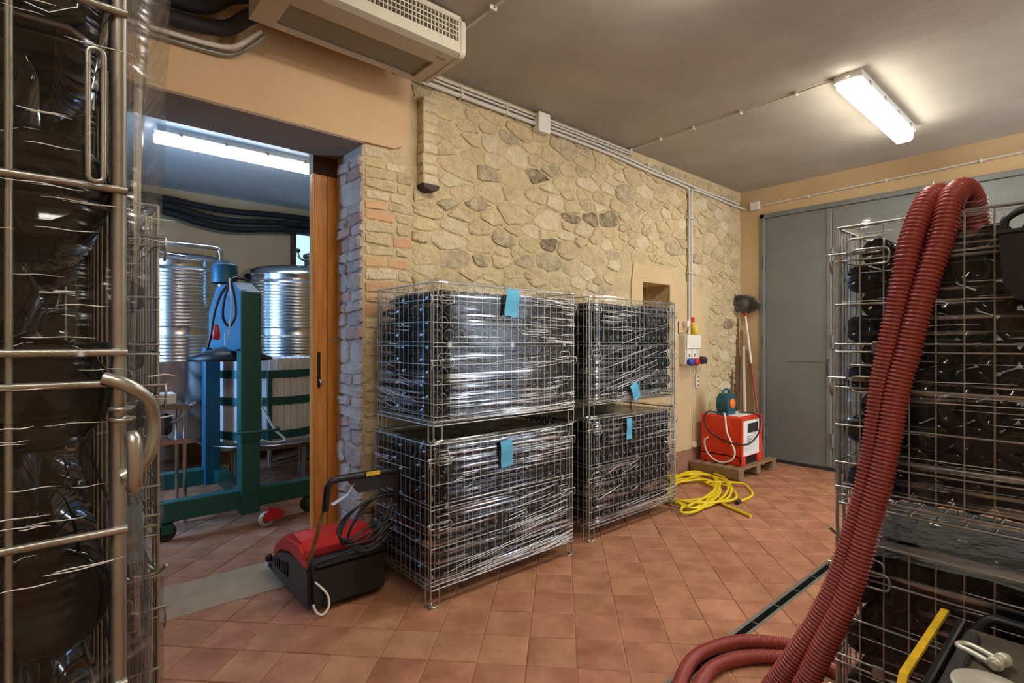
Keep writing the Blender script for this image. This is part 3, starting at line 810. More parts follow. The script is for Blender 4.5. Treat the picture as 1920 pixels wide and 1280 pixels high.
# ---- paper tags --------------------------------------------------------------
def papertag(x, y, z, w_, h_, label, rot=0, m='tag_blue', twine=None, bend=.004):
    mb_ = MB(); n = 5; vs = []
    for i in range(n + 1):
        for j in range(2):
            u = (j - .5) * w_; v = -h_ * i / n
            ca, sa = math.cos(rot), math.sin(rot)
            vs.append((x + u * ca - v * sa, y - bend * math.sin(i * 1.1), z + u * sa + v * ca))
    b = len(vs); vs += [(a, q + .0008, c) for a, q, c in vs]
    fs = [(2 * i, 2 * i + 1, 2 * i + 3, 2 * i + 2) for i in range(n)] + [(b + 2 * i, b + 2 * i + 2, b + 2 * i + 3, b + 2 * i + 1) for i in range(n)]
    fs += [(0, b, b + 1, 1), (2 * n, 2 * n + 1, b + 2 * n + 1, b + 2 * n)] + [(2 * i, 2 * i + 2, b + 2 * i + 2, b + 2 * i) for i in range(n)] + [(2 * i + 1, b + 2 * i + 1, b + 2 * i + 3, 2 * i + 3) for i in range(n)]
    mb_.add(vs, fs)
    if twine:
        r_ = root('paper_tag', (x, y, z - h_), label, 'tag', 'blue tags on the cages')
        part('card', mb_, M[m], r_); part('twine', MB().tube(catmull(twine, 5), .0016, 5), M['twine'], r_)
        return r_
    return single('paper_tag', mb_, M[m], label, 'tag', 'blue tags on the cages')
papertag(1.983, 2.258, 1.645, .098, .155, 'blue paper tag tied with white twine to the upper cage nearest the doorway', -.10, twine=[(1.96, 2.258, 1.64), (1.975, 2.27, 1.675), (2.0, 2.28, 1.665), (2.03, 2.285, 1.65), (2.10, 2.29, 1.645)])
papertag(1.925, 2.252, .80, .085, .15, 'blue paper tag caught under film on the lower cage nearest the doorway', .06)
papertag(3.135, 2.312, .80, .06, .15, 'long narrow blue tag on the lower cage beside the yellow hose', .02)
papertag(3.20, 2.326, 1.045, .085, .13, 'blue tag turned diamond-wise under film on the upper cage beside the socket box', .5)
papertag(.115, 1.385, 1.0, .075, .125, 'pale blue tag hanging at the corner of the second left cage', .02, 'tag_pale')
# hook bar on the corner of the close-up cage
hk = MB()
hk.tube(catmull([(.026, .418, 1.327), (.038, .415, 1.322), (.049, .42, 1.312), (.053, .425, 1.297), (.052, .425, 1.28), (.046, .425, 1.268), (.036, .425, 1.262)], 6), .0042, 12)
hk.tube(catmull([(.040, .415, 1.290), (.041, .41, 1.285), (.0415, .41, 1.262), (.041, .415, 1.257)], 5), .0042, 12)
for zz in (1.300, 1.307): hk.tube([(.036 + .006 * math.cos(a * math.pi / 6), .422 + .006 * math.sin(a * math.pi / 6), zz) for a in range(12)], .0016, 6, closed=True)
part('hook_bar', hk, M['steel'], cages[5], label='bent steel hook bar at the cage corner').location = -Vector(cages[5].location) + Vector(cages[5].location)
lb = MB(); rect_loop(lb, .0185, .0262, 1.449, 1.531, .417, .0016, 8, .003)
part('latch_bar', lb, M['steel'], cages[5])

# loose film standing off the corner, gathered into upright folds
vs = []; nu, nv = 16, 60
for k in range(nv + 1):
    zz = 1.08 + (1.655 - 1.08) * k / nv
    swell = .55 + .30 * math.sin(zz * 11 + 2.2) + .18 * math.sin(zz * 23)
    if zz > 1.45: swell += (zz - 1.45) * 2.2
    for i in range(nu + 1):
        t = i / nu; y_ = .413 + .16 * t
        x_ = .040 + .016 * swell * math.sin(math.pi * min(1, t * 1.15) ** .6) + .0012 * math.sin(t * 31 + zz * 5) + .0012 * mnoise.noise(Vector((t * 6, zz * 9, 0)))
        vs.append((x_, y_, zz))
part('loose_film', MB().add(vs, [(k * (nu + 1) + i, k * (nu + 1) + i + 1, (k + 1) * (nu + 1) + i + 1, (k + 1) * (nu + 1) + i) for k in range(nv) for i in range(nu)], True), M['film_loose'], cages[5], label='loose film bulging off the cage corner', nrm=False)

# ================================================================== lamps
def strip_lamp(x0, x1, y, z, m, label):
    L = x1 - x0
    r = root('strip_lamp', ((x0 + x1) / 2, y, z), label, 'lamp', 'ceiling strip lamps')
    part('housing', MB().prism([(y - .078, z), (y + .078, z), (y + .082, z - .05), (y - .082, z - .05)], 'x', x0, x1), M['lamp_body'], r)
    d = MB(); pr_ = [(y - .064, z - .049), (y - .066, z - .088), (y - .046, z - .118), (y + .046, z - .118), (y + .066, z - .088), (y + .064, z - .049)]
    d.prism(pr_, 'x', x0 - .004, x1 + .004)
    o = part('diffuser', d, m, r, label='glowing lamp diffuser')
    o.data.materials.append(M['lamp_side'] if m is M['lamp'] else M['lamp2_side'])
    for p_ in o.data.polygons:
        if p_.normal.z > -.3: p_.material_index = 1
    part('gland', MB().box(x0 - .012, x0 + .002, y - .012, y + .012, z - .03, z - .006, .003), M['lamp_body'], r)
    for k in range(4):
        x = x0 + L * (k + .5) / 4
        for s in (-1, 1): part('clip', MB().box(x - .012, x + .012, y + s * .080 - .006, y + s * .080 + .006, z - .062, z - .03), M['steel_dull'], r)
    return r
strip_lamp(3.93, 5.30, 1.17, CZ, M['lamp'], 'lit strip lamp on the main ceiling above the right cages')
strip_lamp(1.08, 2.43, 1.17, CZ, M['lamp'], 'lit strip lamp on the ceiling above the camera, out of the picture')
strip_lamp(-1.35, .0, -.6, CZ, M['lamp'], 'added unseen strip lamp on the ceiling behind the camera, brightening cages and hose')  # added lamp, never in view, to brighten the hose and right cages
strip_lamp(3.93, 5.30, -.9, CZ, M['lamp'], 'lit strip lamp on the ceiling right of the picture')
strip_lamp(.66, 2.02, 5.19, CZ, M['lamp2'], 'long lit strip lamp on the cellar ceiling seen through the doorway')
# small emergency light beyond the strip lamp
single('emergency_light', MB().box(1.60, 1.92, 4.80, 4.90, CZ - .06, CZ, .012), M['white'], 'small white unlit box lamp on the cellar ceiling', 'lamp')

# ================================================================== conduits
def conduit(pts, r, label, m='conduit', clips=(), smooth=True):
    p = root('conduit_pipe', pts[0], label, 'conduit', 'surface conduits')
    part('pipe', MB().tube(catmull(pts, 5) if smooth else pts, r, 10), M[m], p)
    for c in clips: part('clip', MB().box(*c, .002), M['conduit'], p)
    return p
yw = WY - .03
def wclips(xs, z, r): return [(x - .008, x + .008, yw - r - .004, WY, z - r - .005, z + r + .005) for x in xs]
conduit([(1.70, yw, 3.068), (2.80, yw, 3.068)], .008, 'thin upper conduit between air unit and junction box', clips=wclips((2.1, 2.5), 3.068, .008), smooth=False)
conduit([(1.70, yw, 3.043), (2.80, yw, 3.043)], .008, 'thin middle conduit between air unit and junction box', clips=wclips((2.1, 2.5), 3.043, .008), smooth=False)
conduit([(1.60, yw, 3.005), (2.80, yw, 3.005)], .015, 'thick lower conduit between air unit and junction box', clips=wclips((2.1, 2.5), 3.005, .015), smooth=False)
jb = root('junction_box', (2.85, WY - .04, 2.945), 'white square junction box high on the stone wall', 'junction box')
part('box_body', MB().box(2.79, 2.905, WY - .07, WY, 2.945, 3.085, .006), M['white'], jb)
part('box_lid', MB().box(2.785, 2.91, WY - .078, WY - .066, 2.94, 3.09, .006), M['white'], jb)
for k, (zz, x1) in enumerate(((3.072, 3.93), (3.05, 3.93))):
    conduit([(2.9, yw, zz), (x1, yw, zz), (x1 + .03, yw - .01, zz + .005), (x1 + .05, yw - .02, CZ - .01)], .008, ['top conduit running from junction box to the ceiling cable', 'second conduit running from junction box, ending below the ceiling cable'][k], clips=wclips((3.25, 3.65), zz, .008))
conduit([(2.9, yw, 3.022), (3.6, yw, 3.02), (4.3, yw, 2.985), (5.0, yw, 2.965), (5.55, yw, 2.955), (5.95, yw, 2.95), (6.07, yw, 2.945)], .010, 'long conduit running from junction box to the room corner', clips=wclips((3.25, 3.65, 4.25), 3.01, .010))
conduit([(2.9, yw, 2.99), (3.6, yw, 2.985), (4.3, yw, 2.955), (4.86, yw, 2.937), (4.955, yw, 2.925), (4.985, yw, 2.88), (4.985, yw, 2.6), (4.985, yw, 2.1), (4.985, yw, 1.57)], .013, 'conduit bending down the stone wall to the socket box, left of its twin',
        clips=[(4.96, 5.06, WY - .05, WY, 2.62, 2.635), (4.96, 5.06, WY - .05, WY, 2.05, 2.065)])
conduit([(6.17, yw - .02, 2.905), (6.0, yw, 2.912), (5.6, yw, 2.925), (5.16, yw, 2.937), (5.06, yw, 2.925), (5.03, yw, 2.88), (5.03, yw, 2.6), (5.03, yw, 2.1), (5.03, yw, 1.57)], .012, 'conduit from the corner box bending down to the socket box, right of its twin')
cb = root('corner_box', (WX - .03, 2.79, 2.87), 'small white junction box in the corner above the grey door', 'junction box')
part('box_body', MB().box(WX - .04, WX, 2.72, 2.82, 2.87, 2.955, .005), M['white'], cb); part('box_lid', MB().box(WX - .046, WX - .038, 2.715, 2.825, 2.865, 2.96, .004), M['white'], cb)
conduit([(WX - .02, 2.72, 2.905), (WX - .02, .4, 2.94), (WX - .02, -1.2, 2.96)], .009, 'long thin conduit running above the grey doors', clips=[(WX - .034, WX, y - .008, y + .008, 2.90 + (2.72 - y) * .0155 - .014, 2.90 + (2.72 - y) * .0155 + .022) for y in (2.2, 1.5, .8)], smooth=False)
conduit([(3.99, WY - .03, CZ - .014), (3.95, 1.245, CZ - .014)], .006, 'thin cable clipped across the ceiling to the strip lamp', clips=[(3.95, 3.99, y - .006, y + .006, CZ - .024, CZ) for y in (2.6, 2.29, 1.9, 1.5)], smooth=False)
conduit([(1.755, 2.40, CZ - .012), (1.75, 1.2, CZ - .012)], .006, 'thin cable on the ceiling beside the air unit', clips=[(1.73, 1.775, 2.15, 2.165, CZ - .022, CZ)], smooth=False)

# ---- ceiling air unit ------------------------------------------------------
ac = root('air_unit', (1.2, 2.53, 2.88), 'cream ceiling fan coil unit with grille, above the doorway', 'air unit')
ax0, ax1, ay0, ay1, az0, az1 = .72, 1.70, 2.33, 2.73, 2.885, 3.09
rx0, rx1, ry0, ry1 = .83, 1.60, 2.49, 2.70
mb = MB()
grid_wall(mb, [ax0, rx0, rx1, ax1 - .03], [ay0 + .035, ry0, ry1, ay1], [(rx0, rx1, ry0, ry1)], lambda a, b, c, d: mb.box(a, b, c, d, az0, az0 + .03))
mb.box(ax0, ax1 - .03, ay1 - .02, ay1, az0 + .03, az1)
mb.box(ax0, ax0 + .02, ay0 + .01, ay1 - .02, az0 + .03, az1)
mb.box(ax0, ax1 - .03, ay0 + .035, ay0 + .05, az0 + .03, az1)
part('casing', mb, M['cream'], ac, nrm=False)
def rr(u0, u1, v0, v1, r, n=4):
    o_ = []
    for cu, cv, a0 in ((u1 - r, v1 - r, 0), (u0 + r, v1 - r, 90), (u0 + r, v0 + r, 180), (u1 - r, v0 + r, 270)):
        for k in range(n + 1):
            a = math.radians(a0 + 90 * k / n); o_.append((cu + r * math.cos(a), cv + r * math.sin(a)))
    return o_
part('end_panel', MB().prism(rr(ay0 - .004, ay1, az0 - .004, az1, .035), 'x', ax1 - .03, ax1), M['cream'], ac)
part('filter', MB().box(rx0, rx1, ry0, ry1, az0 + .014, az0 + .028), M['cream_dark'], ac, label='grey filter recess under the air unit')
part('badge', MB().box(1.58, 1.63, 2.42, 2.432, az0 - .002, az0 + .002), M['cream_dark'], ac)
gx0, gx1, gz0, gz1 = .80, 1.655, 2.955, 3.06
part('lower_lip', MB().prism([(ay0, az0 + .012), (ay0 + .035, az0), (ay0 + .035, gz0), (ay0, gz0)], 'x', ax0, ax1 - .03), M['cream'], ac)
part('top_lip', MB().box(ax0, ax1 - .03, ay0 - .012, ay0 + .035, gz1, az1, .008), M['cream'], ac)
part('grille_cavity', MB().box(gx0, gx1, ay0 + .028, ay0 + .034, gz0, gz1), M['door_dark'], ac)
part('grille_end', MB().box(gx1, ax1 - .03, ay0, ay0 + .035, gz0, gz1), M['cream'], ac)
gb = MB()
for k in range(1, 4): zz = gz0 + (gz1 - gz0) * k / 4; gb.box(gx0, gx1, ay0, ay0 + .02, zz - .003, zz + .003)
part('grille_bars', gb, M['cream'], ac, nrm=False)
gs = MB(); n = 38
for k in range(n): x = gx0 + (gx1 - gx0) * (k + .5) / n; gs.box(x - .0025, x + .0025, ay0 + .002, ay0 + .026, gz0, gz1)
part('grille_slats', gs, M['cream'], ac, nrm=False)
# dark insulated pipes beside the unit
def pipe(pts, r, m, name, label, cat, group=None, n=12, sub=6):
    return single(name, MB().tube(catmull(pts, sub), r, n), M[m], label, cat, group)
pipe([(-.2, 2.86, 2.80), (.38, 2.86, 2.83), (.55, 2.86, 2.845), (.66, 2.84, 2.87), (.73, 2.78, 2.92), (.80, 2.76, 2.96)], .036, 'black_foam', 'insulated_pipe', 'thick black insulated pipe curving up behind the air unit, lower of two', 'pipe', 'pipes beside the air unit')
pipe([(-.2, 2.86, 2.92), (.38, 2.86, 2.92), (.50, 2.86, 2.925), (.58, 2.85, 2.95), (.66, 2.82, 3.01), (.74, 2.78, 3.03)], .036, 'black_foam', 'insulated_pipe', 'thick black insulated pipe curving up behind the air unit, upper of two', 'pipe', 'pipes beside the air unit')
pipe([(-.2, 2.91, 2.775), (.40, 2.91, 2.785), (.60, 2.90, 2.79), (.68, 2.88, 2.80), (.73, 2.85, 2.83), (.80, 2.82, 2.90)], .012, 'conduit', 'thin_pipe', 'thin pale pipe under the black insulated pipes', 'pipe', 'pipes beside the air unit')
pipe([(-.2, 2.915, 2.745), (.40, 2.915, 2.755), (.60, 2.915, 2.762), (.69, 2.905, 2.775), (.76, 2.86, 2.82), (.82, 2.82, 2.88)], .011, 'steel_dull', 'thin_pipe', 'thin grey pipe lowest on the plaster left of the air unit', 'pipe', 'pipes beside the air unit')

# ================================================================== wooden sliding door in the doorway
wd = root('sliding_door', (1.35, 3.36, 0), 'varnished larch sliding door standing partly out of the doorway jamb', 'door')
wx0, wx1, wy0, wy1, wz1 = 1.262, 2.15, 3.335, 3.385, 2.41
part('stile', MB().box(wx0, 1.345, wy0, wy1, .012, wz1, .004), M['wood'], wd)
part('panel', MB().box(1.350, wx1, wy0 + .008, wy1 - .008, .012, 1.355, .003), M['wood'], wd)
part('panel', MB().box(1.350, wx1, wy0 + .006, wy1 - .008, 1.362, wz1, .003), M['wood'], wd)
part('edge_strip', MB().box(wx0 - .012, wx0, wy0 - .006, wy1, .012, wz1, .003), M['wood'], wd)
hp = part('handle_plate', MB().box(1.280, 1.300, wy0 - .006, wy0, 1.06, 1.285, .003), M['black'], wd, label='dark handle plate')
part('lever', MB().tube(catmull([(1.290, wy0 - .005, 1.11), (1.290, wy0 - .03, 1.105), (1.292, wy0 - .034, 1.08), (1.294, wy0 - .02, 1.07)], 4), .006, 8), M['inox'], hp)
part('track_header', MB().box(wx0 - .01, 2.2, wy0 - .01, wy1 + .02, wz1, DZ + .05, .003), M['wood_dark'], wd)

# ================================================================== cellar things
# window in the far wall
w2 = struct('window_2', MB().box(2.40, 2.46, R2Y1 - .05, R2Y1, 2.28, 2.86).box(2.90, 2.96, R2Y1 - .05, R2Y1, 2.28, 2.86).box(2.36, 3.0, R2Y1 - .06, R2Y1, 2.76, 2.88).box(2.40, 2.96, R2Y1 - .05, R2Y1, 2.25, 2.31), M['wood_dark'])
part('pane', MB().box(2.46, 2.90, R2Y1 - .02, R2Y1 - .012, 2.31, 2.76), M['pane'], w2, label='bright daylit pane')
# black pipes on the far wall
for k, (zo, yo) in enumerate(((0.0, 0), (-.076, .0), (-.152, 0))):
    sag = [.0, .06, .1][k]
    pipe([(-.58, 7.08 - yo, 2.97 + zo), (.2, 7.08 - yo, 2.97 + zo), (.95, 7.08 - yo, 2.965 + zo), (1.35, 7.08 - yo, 2.935 + zo - sag * .5), (1.7, 7.08 - yo, 2.925 + zo - sag * .6), (2.2, 7.08 - yo, 2.96 + zo - sag * .3), (2.9, 7.08 - yo, 2.975 + zo)], .036, 'black_foam', 'insulated_pipe',
         ['topmost black insulated pipe on the cellar back wall', 'middle black insulated pipe on the cellar back wall', 'lowest, sagging black insulated pipe on the cellar back wall'][k], 'pipe', 'black pipes on the cellar wall')
def tank(cx, cy, r, z0, z1, dome, label, seed, hatch):
    t = root('steel_tank', (cx, cy, 0), label, 'tank', 'stainless wine tanks')
    n = 56; pr_ = [(r * .9, z0 - .06), (r, z0)]
    z = z0; band = (z1 - z0 - .28)
    # stacked dimple ribs on the cooling jacket
    k = 0; ribs = 30
    zb0 = z0 + .42 * (z1 - z0)
    pr_.append((r, zb0))
    while zb0 < z1 - .10:
        pr_ += [(r + .0015, zb0 + .004), (r + .009, zb0 + .017), (r + .0015, zb0 + .030)]
        zb0 += .034
        k += 1
        if k in (8,): pr_ += [(r, zb0), (r, zb0 + .075)]; zb0 += .08
    pr_ += [(r, z1 - .03), (r + .006, z1 - .02), (r + .006, z1)]
    pr_ += [(r * .97, z1 + dome * .35), (r * .8, z1 + dome * .7), (r * .45, z1 + dome * .95), (0, z1 + dome)]
    part('shell', MB().lathe(pr_, (cx, cy, 0), 'z', n), M['inox'], t)
    for q in range(4):
        a = q * math.pi / 2 + .6; part('leg', MB().rod((cx + r * .8 * math.cos(a), cy + r * .8 * math.sin(a), 0), (cx + r * .8 * math.cos(a), cy + r * .8 * math.sin(a), z0), .03, 10), M['inox'], t)
    hx, hy = hatch
    part('hatch', MB().lathe([(.12, z1 + dome * .6), (.12, z1 + dome + .09), (.135, z1 + dome + .095), (.135, z1 + dome + .12), (.1, z1 + dome + .14), (0, z1 + dome + .145)], (cx + hx, cy + hy, 0), 'z', 24), M['inox'], t)
    part('valve', MB().tube(catmull([(cx + hx - .10, cy + hy - .1, z1 + dome + .05), (cx + hx - .2, cy + hy - .1, z1 + dome + .05), (cx + hx - .24, cy + hy - .1, z1 + dome + .12)], 4), .014, 8), M['inox'], t)
    part('valve_knob', MB().lathe([(0, 0), (.03, .005), (.035, .03), (.02, .045), (0, .05)], (cx + hx - .24, cy + hy - .1, z1 + dome + .12), 'z', 10), M['black'], t)
    return t
tank(2.277, 6.51, .64, .45, 2.10, .14, 'stainless dimpled tank with round hatch, right of the blue press', 1, (.10, -.25))
tL = tank(1.06, 6.51, .48, .40, 2.16, .10, 'stainless dimpled tank behind the second left cage', 2, (-.25, .1))
part('riser_pipe', MB().tube(catmull([(.74, 5.93, 2.27), (.92, 5.93, 2.285), (1.20, 5.93, 2.285), (1.275, 5.93, 2.275), (1.30, 5.93, 2.22), (1.30, 5.93, 2.05), (1.295, 5.93, 1.80), (1.28, 5.96, 1.70)], 5), .024, 10), M['inox'], tL, label='bright bent steel pipe')
part('arm', MB().tube([(.74, 5.93, 2.19), (1.0, 5.93, 2.17)], .014, 8), M['inox'], tL)
# hydraulic press
ps = root('hydraulic_press', (1.1, 4.7, 0), 'blue-green hydraulic press frame on castors in the cellar', 'press')
part('column', MB().box(1.055, 1.185, 4.195, 4.32, .085, 1.30, .006), M['green'], ps)
part('column', MB().box(1.0, 1.12, 5.10, 5.22, .13, 1.30, .006), M['blue'], ps)
part('crosshead', MB().prism([(4.20, 1.28), (5.22, 1.28), (5.22, 1.60), (4.95, 1.80), (4.42, 1.80), (4.20, 1.715)], 'x', 1.055, 1.185), M['blue'], ps, label='blue crosshead of the press')
part('face_plate', MB().box(1.05, 1.19, 4.183, 4.194, .62, 1.712, .003), M['green'], ps)
cy_ = part('cylinder', MB().lathe([(.09, 1.80), (.09, 1.93), (.08, 1.945), (.05, 1.945), (.05, 1.97), (0, 1.97)], (1.03, 4.55, 0), 'z', 20), M['blue'], ps)
part('press_plate', MB().lathe([(0, 1.20), (.30, 1.20), (.31, 1.22), (.16, 1.28), (.05, 1.31), (0, 1.31)], (1.10, 4.68, 0), 'z', 28), M['black'], ps, label='dark round pressing plate')
part('ram', MB().rod((1.10, 4.68, 1.28), (1.10, 4.68, 1.42), .05, 14), M['steel_dull'], ps)
part('base_beam', MB().box(.56, 1.62, 4.212, 4.30, .13, .265, .006), M['green'], ps)
part('base_beam', MB().box(.56, 1.10, 5.14, 5.24, .13, .265, .006), M['green'], ps)
part('cross_beam', MB().box(1.07, 1.17, 4.30, 5.14, .15, .25, .006), M['green'], ps)
part('hoop_handle', MB().tube(catmull([(1.04, 4.19, .70), (1.02, 4.12, .70), (1.12, 4.09, .70), (1.28, 4.10, .70), (1.30, 4.18, .70)], 5), .011, 8), M['green'], ps)
for (cx, cyy, m1) in ((.60, 4.25, 'green'), (.60, 5.19, 'green'), (1.56, 4.25, 'green')):
    c = part('castor', MB().lathe([(.052, -.02), (.062, -.014), (.062, .014), (.052, .02), (0, .02)], (cx, cyy, .062), 'y', 18).lathe([(0, -.02), (.052, -.02)], (cx, cyy, .062), 'y', 18), M['rubber'], ps)
    part('fork', MB().box(cx - .03, cx + .035, cyy - .035, cyy - .026, .05, .13).box(cx - .03, cx + .035, cyy + .026, cyy + .035, .05, .13).box(cx - .035, cx + .04, cyy - .035, cyy + .035, .12, .132), M[m1], c)
# cables over the press
for k, pts in enumerate(([(1.12, 4.30, 1.81), (1.02, 4.2, 1.80), (.93, 4.18, 1.70), (.88, 4.18, 1.55), (.86, 4.18, 1.40), (.84, 4.2, 1.30)],
                         [(1.10, 4.30, 1.82), (1.0, 4.18, 1.80), (.94, 4.16, 1.66), (.93, 4.16, 1.52), (.97, 4.16, 1.46), (1.01, 4.16, 1.54), (1.0, 4.17, 1.70), (.98, 4.2, 1.80)])):
    pipe(pts, .009, 'black', 'power_cable', ['black cable hanging down from the press head with a red plug', 'black cable looped over the press head'][k], 'cable', 'cables on the press', 8)
pipe([(.97, 4.15, 1.80), (.975, 4.14, 1.62), (.965, 4.14, 1.45), (.95, 4.14, 1.36)], .005, 'twine', 'hanging_cord', 'thin white cord hanging on the press head', 'cord', None, 6)
single('red_plug', MB().lathe([(0, 1.36), (.022, 1.365), (.026, 1.40), (.018, 1.45), (.010, 1.47), (0, 1.47)], (.885, 4.15, 0), 'z', 14), M['red_plug'], 'red plug hanging on a cable beside the press', 'plug')
# slatted basket on its tray
bx, by, br = 1.593, 5.38, .436
bk = root('press_basket', (bx, by, 0), 'round press basket of white upright slats with green hoops', 'press basket')
n = 46
for k in range(n):
    a = 2 * math.pi * k / n; ca, sa = math.cos(a), math.sin(a); hw = math.pi * br / n * .88; vs = []
    for zz in (.46, 1.20):
        for u, v in ((-hw, -.012), (hw, -.012), (hw, .010), (-hw, .010)):
            vs.append((bx + ca * (br + v) - sa * u, by + sa * (br + v) + ca * u, zz))
    part('slat', MB().add(vs, [(0, 1, 2, 3), (7, 6, 5, 4), (0, 4, 5, 1), (1, 5, 6, 2), (2, 6, 7, 3), (3, 7, 4, 0)]), M['slat'], bk)
for zz in (.52, .82, 1.06): part('hoop', MB().lathe([(br + .011, zz - .035), (br + .022, zz - .035), (br + .022, zz + .035), (br + .011, zz + .035)], (bx, by, 0), 'z', 48, False), M['green'], bk, label='dark green steel hoop')
a = 4.05
part('hoop_bar', MB().box(bx - .14, bx - .105, by - br - .03, by - br + .01, .46, 1.09), M['green'], bk)
part('tray', MB().lathe([(0, .40), (.52, .40), (.60, .45), (.605, .455), (.59, .46), (.50, .42), (0, .42)], (bx, by, 0), 'z', 40), M['inox'], bk)
for q in range(4):
    a = q * math.pi / 2 + .5; part('leg', MB().rod((bx + .42 * math.cos(a), by + .42 * math.sin(a), 0), (bx + .42 * math.cos(a), by + .42 * math.sin(a), .40), .022, 8), M['steel_dull'], bk)
pipe([(1.33, 4.93, .97), (1.36, 4.92, .90), (1.40, 4.92, .84), (1.37, 4.91, .82), (1.34, 4.92, .88), (1.42, 4.90, .74), (1.50, 4.88, .58), (1.58, 4.86, .48), (1.48, 4.86, .47), (1.38, 4.86, .50)], .011, 'twine', 'grey_rope', 'pale rope hanging on the slatted basket', 'rope', None, 8)
# castor trolley wheel with red fork under the basket, red crate behind
wh = root('trolley_wheel', (1.20, 4.02, 0), 'small pale castor wheel with red fork by the press foot', 'castor')
part('tyre', MB().lathe([(.030, -.016), (.052, -.016), (.055, 0), (.052, .016), (.030, .016), (.030, -.016)], (1.20, 4.10, .055), 'y', 20), M['silver'], wh)
part('fork', MB().prism([(1.19, .04), (1.30, .045), (1.33, .09), (1.24, .125), (1.18, .10)], 'y', 4.075, 4.082).prism([(1.19, .04), (1.30, .045), (1.33, .09), (1.24, .125), (1.18, .10)], 'y', 4.118, 4.125), M['red'], wh)
# steel two-shelf stand with a white box on it
st = root('shelf_stand', (.62, 4.75, 0), 'low stainless two-shelf stand left of the press', 'stand')
for zz in (.605, .86): part('shelf', MB().box(.36, .79, 4.58, 4.95, zz, zz + .02, .004).box(.36, .79, 4.575, 4.585, zz - .012, zz + .022), M['inox'], st)
for px_, py_ in ((.38, 4.6), (.77, 4.6), (.38, 4.93), (.77, 4.93)): part('leg', MB().rod((px_, py_, 0), (px_, py_, .86), .014, 8), M['inox'], st)
single('white_box', MB().box(.58, .72, 4.62, 4.78, .882, .965, .006), M['paper'], 'small white box on the upper shelf of the steel stand', 'box')
pb = root('pump_motor', (.60, 4.76, .63), 'dark pump motor on the lower shelf of the steel stand', 'pump')
part('motor_body', MB().lathe([(0, -.14), (.07, -.14), (.085, -.12), (.085, .10), (.06, .13), (0, .13)], (.58, 4.76, .72), 'x', 20), M['door_dark'], pb)
part('motor_foot', MB().box(.48, .68, 4.70, 4.82, .626, .65, .004), M['steel_dull'], pb)
part('outlet', MB().tube(catmull([(.66, 4.72, .73), (.74, 4.70, .76), (.80, 4.68, .84), (.86, 4.66, .88)], 5), .018, 10), M['inox'], pb)
# ================================================================== sweeper
sw = root('floor_sweeper', (1.18, 2.95, 0), 'red and black push sweeper with folded handle in the doorway', 'sweeper')
sx0, sx1 = .975, 1.375
side = [(2.70, .035), (3.22, .030), (3.255, .06), (3.22, .15), (3.10, .20), (2.95, .255), (2.80, .262), (2.70, .235)]
part('chassis', MB().prism(side, 'x', sx0 + .02, sx1 - .02), M['black'], sw)
part('side_cover', MB().prism([(2.655, .02), (3.24, .03), (3.235, .10), (3.10, .17), (2.92, .215), (2.70, .215), (2.665, .18)], 'x', sx0 - .004, sx0 + .02), M['dgrey'], sw, label='dark grey side cover')
part('side_cover', MB().prism([(2.655, .02), (3.24, .03), (3.235, .10), (3.10, .17), (2.92, .215), (2.70, .215), (2.665, .18)], 'x', sx1 - .02, sx1 + .004), M['dgrey'], sw)
top = [(2.72, .225), (2.735, .275), (2.80, .315), (2.90, .325), (2.99, .30), (3.10, .245), (3.20, .185), (3.245, .12), (3.22, .11), (3.12, .18), (2.95, .215)]
part('hood', MB().prism(top, 'x', sx0 + .012, sx1 - .012), M['red'], sw, label='red moulded hood')
part('hood_rib', MB().prism([(2.70, .215), (2.73, .265), (2.78, .30), (2.98, .285), (3.11, .225), (3.11, .19), (2.95, .235)], 'x', sx0 - .006, sx0 + .014), M['red'], sw)
part('bin', MB().prism([(2.60, .04), (2.74, .03), (2.74, .245), (2.64, .25), (2.60, .22)], 'x', sx0 + .015, sx1 - .015), M['black'], sw, label='black dirt bin')
part('bin_lip', MB().box(sx0 + .01, sx1 - .01, 2.585, 2.66, .235, .262, .008), M['rubber'], sw)
part('bumper', MB().box(sx0 - .012, sx1 + .012, 3.22, 3.27, .035, .075, .01), M['black'], sw)
for k in range(7):
    y = 2.94 + k * .032; part('vent_rib', MB().box(sx0 - .012, sx0 - .003, y, y + .012, .085 , .165 - k * .006, .002), M['black'], sw)
part('brush_knob', MB().lathe([(0, -.03), (.02, -.028), (.022, 0), (0, 0)], (sx0 - .004, 3.225, .105), 'x', 12), M['black'], sw)
for x in (sx0 + .03, sx1 - .03):
    part('wheel', MB().lathe([(0, -.018), (.045, -.018), (.05, -.01), (.05, .01), (.045, .018), (0, .018)], (x, 2.85, .05), 'x', 18), M['rubber'], sw)
for k, (xa, xb) in enumerate(((.985, 1.0), (1.36, 1.375))):
    part('pole', MB().tube([(xa, 2.70, .20), (xb, 2.50, .57)], .011, 10), M['board2'], sw, label='brown-coated handle pole')
hd = MB().tube(catmull([(1.0, 2.505, .54), (1.004, 2.495, .62), (1.012, 2.49, .665), (1.05, 2.485, .685), (1.20, 2.485, .685), (1.33, 2.485, .682), (1.372, 2.49, .665), (1.378, 2.495, .62), (1.378, 2.505, .54)], 6), .017, 12)
gr_ = part('grip', hd, M['black'], sw, label='black moulded grip frame')
part('grip_panel', MB().prism([(1.10, .675), (1.36, .675), (1.36, .60), (1.16, .60)], 'y', 2.482, 2.50), M['black'], sw)
part('sticker', MB().box(1.19, 1.265, 2.462, 2.4665, .678, .70, .001), M['yellow_paint'], sw, label='small yellow sticker on the grip')
part('flap', MB().prism([(1.015, .575), (1.10, .61), (1.135, .655), (1.10, .60), (1.03, .565)], 'y', 2.475, 2.479), M['tag_pale'], sw)
